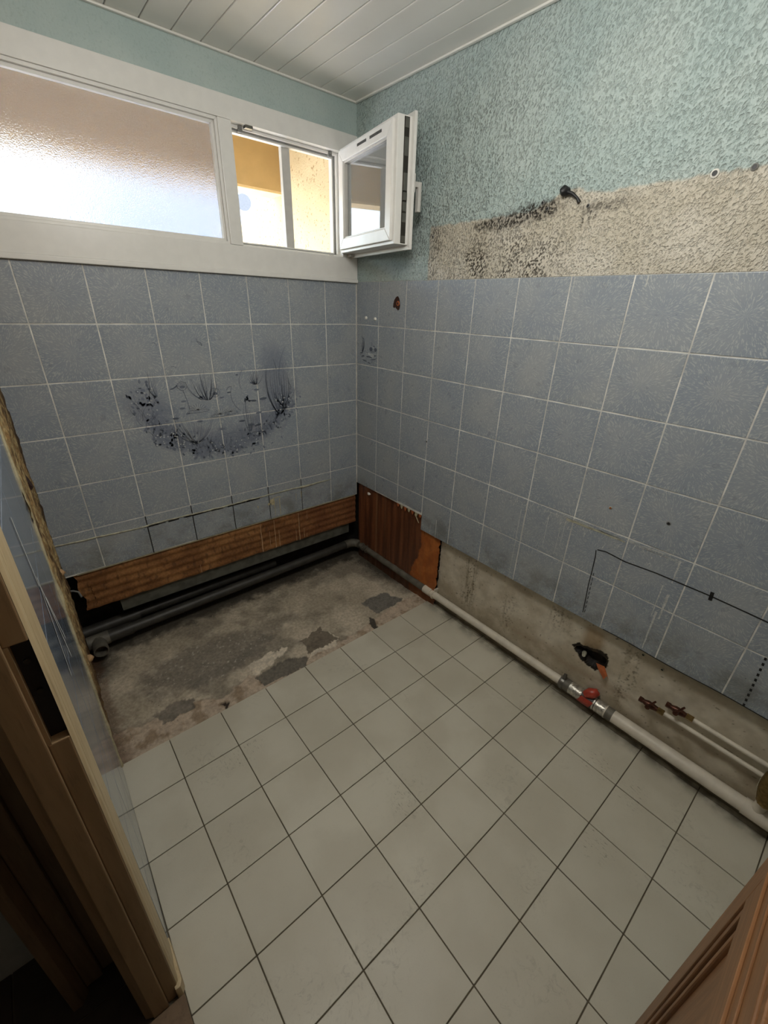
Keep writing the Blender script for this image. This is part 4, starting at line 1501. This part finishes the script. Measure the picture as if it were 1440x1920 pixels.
# water lilies
for (x, z, r) in ((-0.885, 1.085, .036), (-0.79, 1.055, .030), (-0.74, 1.06, .026)):
    for k in range(9):
        a = math.pi * (0.06 + 0.88 * k / 8)
        ribbon(L_, [(x, z), (x + r * math.cos(a), z + r * .85 * math.sin(a))], .004, 'B', OB - .0002, .001)
        ribbon(D_, [(x + .25 * r * math.cos(a + .18), z), (x + r * math.cos(a + .18), z + r * .8 * math.sin(a + .18))], .0012, 'B', OB - .0003)
    outline(D_, [(x + r * 1.35 * math.cos(b), z - .004 + .007 * math.sin(b)) for b in [2 * math.pi * i / 16 for i in range(17)]], .0015)
# rounded blossoms and slender bird-like necks, outlined
for (x, z, r) in ((-0.935, 1.195, .020), (-0.80, 1.155, .022)):
    blob(M_, x, z - .2 * r, r * .55, r * .3)
    for q in range(6):
        outline(D_, curve((x - r + r * .33 * q, z - r * .5), (x - r * .6 + r * .3 * q, z + r * .7), .3, 5), .001)
    outline(D_, [(x + r * math.cos(b), z + r * .9 * math.sin(b)) for b in [2 * math.pi * i / 16 for i in range(17)]], .0014)
outline(D_, curve((-0.955, 1.20), (-0.985, 1.185), .2), .005)
outline(D_, curve((-0.935, 1.175), (-0.92, 1.09), .05), .0022)
outline(D_, curve((-0.72, 1.175), (-0.69, 1.06), -.35, 10), .0018)
outline(D_, curve((-0.72, 1.175), (-0.745, 1.16), -.4), .0022)
outline(D_, curve((-0.66, 1.245), (-0.675, 1.16), -.3, 10), .0016)
blob(D_, -0.688, 1.225, .006, .003)
outline(D_, curve((-0.845, 1.37), (-0.825, 1.355), .5), .0025)
outline(D_, curve((-0.825, 1.355), (-0.845, 1.385), .3), .0015)
outline(D_, curve((-1.02, 1.37), (-1.005, 1.36), .5), .0018)
outline(D_, curve((-0.965, 1.275), (-0.945, 1.27), .3), .0018)
outline(D_, curve((-1.075, 1.15), (-1.06, 1.26), -.1), .0014)
part('pond_print_dark', D_, 'print_dark', wall_back, label='dark printed reeds and leaves of the pond picture')
part('pond_print_mid', M_, 'print_mid', wall_back, label='mid-blue printed leaves of the pond picture')
part('pond_print_pale', L_, 'print_light', wall_back, label='pale printed blossoms of the pond picture')
# small pond picture on the first right-wall tile
random.seed(5)
q1, q2 = MB(), MB()
OR = -0.0013


def rr_(mb, pts, w, w1=None):
    ribbon(mb, pts, w, 'R', OR, w1)


for k in range(8):
    y = -0.055 - random.uniform(-.02, .02)
    rr_(q1, curve((-0.055, 1.305), (y, 1.305 + random.uniform(.03, .07)), .2, 5), .0025, .001)
rr_(q1, curve((-0.055, 1.31), (-0.065, 1.375), -.2), .002)
rr_(q1, curve((-0.065, 1.375), (-0.05, 1.385), -.6), .003)
for (y, z, r) in ((-0.13, 1.325, .014), (-0.168, 1.325, .012), (-0.155, 1.34, .006)):
    blob(q1, y, z, r, r * .8, 0, 10, OR, 'R')
for (y, z, r) in ((-0.15, 1.335, .006), (-0.115, 1.30, .012), (-0.14, 1.295, .018), (-0.09, 1.30, .008)):
    blob(q2, y, z, r, r * .55, 0.2, 9, OR - .0003, 'R')
for (y, z, r) in ((-0.045, 1.30, .016), (-0.06, 1.285, .014), (-0.10, 1.285, .012), (-0.075, 1.263, .022), (-0.115, 1.255, .014), (-0.15, 1.275, .024), (-0.12, 1.285, .02), (-0.165, 1.295, .012)):
    blob(q1, y, z, r, .0028, random.uniform(-.2, .2), 9, OR, 'R')
for k in range(22):
    y, z = random.uniform(-.18, -.03), random.uniform(1.265, 1.315)
    rr_(q1, [(y, z), (y - random.uniform(.006, .02), z + random.uniform(-.004, .004))], .0016)
part('lily_print_dark', q1, 'print_dark', wall_right, label='small printed lily spray')
part('lily_print_pale', q2, 'print_light', wall_right)

# ================================================================== RUBBLE ON THE SCREED
random.seed(3)
rb_ = MB()
for k in range(620):
    t = random.random()
    if t < 0.40:
        x, y = random.uniform(-1.50, -0.05), random.gauss(-0.055, 0.02)
    elif t < 0.62:
        x, y = random.gauss(-0.055, 0.03), random.uniform(-0.5, -0.02)
    elif t < 0.82:
        x, y = -1.553 + abs(random.gauss(0, 0.022)), random.uniform(-0.62, -0.10)
    else:
        x, y = random.uniform(-1.5, -0.1), random.uniform(-0.6, -0.1)
    if x > -0.02:
        x = -0.04
    r = random.uniform(0.0012, 0.0038) * (1.5 if random.random() < .06 else 1)
    z = -0.012 + screed_at(x, y)[1]
    vs = []
    for (a, b, c) in ((1, 0, 0), (-1, 0, 0), (0, 1, 0), (0, -1, 0), (0, 0, 1), (0, 0, -.4)):
        q = random.uniform(.6, 1.2)
        vs.append((x + r * a * q + r * .2 * random.uniform(-1, 1), y + r * b * q, z + r * c * q * .8))
    rb_.add(vs, [(0, 2, 4), (2, 1, 4), (1, 3, 4), (3, 0, 4), (2, 0, 5), (1, 2, 5), (3, 1, 5), (0, 3, 5)])
link('debris', rb_.me('debris'), 'rubble', None, 'stuff', 'pale crumbs of plaster scattered over the bare floor strip', 'debris')

# ================================================================== OUTSIDE: covered porch, yard, neighbour
porch = empty('porch', (0, 0.2, 0), label='ochre rendered porch outside the open window, with beam and side wall', cat='porch')


def op(name, mb, mat, bev=0):
    o = part(name, mb, mat, None, bev)
    o.parent = porch
    o.matrix_parent_inverse = Matrix.Translation((0, -0.2, 0))
    return o


op('side_wall', MB().prism([(0.2, -0.2), (1.6, -0.2), (1.6, 1.96), (1.478, 2.033), (1.162, 2.174), (1.16, 2.95), (0.2, 2.95)], 'x', 0.06, 0.3), 'stucco')
op('beam', MB().box(-4.0, 0.06, 0.83, 0.98, 2.13, 2.80), 'ochre')
op('beam_lit_strip', MB().box(-4.0, 0.06, 0.835, 0.985, 2.118, 2.13), 'beam_lit')  # paler strip paints the light on the beam's underside
op('roof_slab', MB().box(-4.0, 0.3, 0.0, 1.6, 2.80, 2.95), 'ochre')
op('outer_wall', MB().box(-4.0, -1.75, 0.05, 0.2, -0.2, 2.8).box(-1.75, 0.06, 0.2, 0.215, -0.2, 1.70).box(-1.75, 0.06, 0.2, 0.215, 2.19, 2.8), 'stucco')
yard = part('ground_yard', MB().box(-14, 14, 0.2, 40, -0.35, -0.2), 'paving', kind='structure')
nb = empty('neighbour_house', (2.4, 9, -0.2), label='pale white neighbouring house with a grey dish, beyond the open window', cat='house')


def hp(name, mb, mat):
    o = part(name, mb, mat)
    o.parent = nb
    o.matrix_parent_inverse = Matrix.Translation((-2.4, -9, 0.2))
    return o


hp('gable_wall', MB().prism([(0.0, -0.2), (9.0, -0.2), (9.0, 3.4), (4.5, 5.2), (0.0, 3.4)], 'y', 9.0, 15.0), 'pale_blue')
hp('dish', MB().tube([(3.43, 8.97, 3.49), (3.40, 8.88, 3.49)], [0.09, 0.16], 20), 'dish')
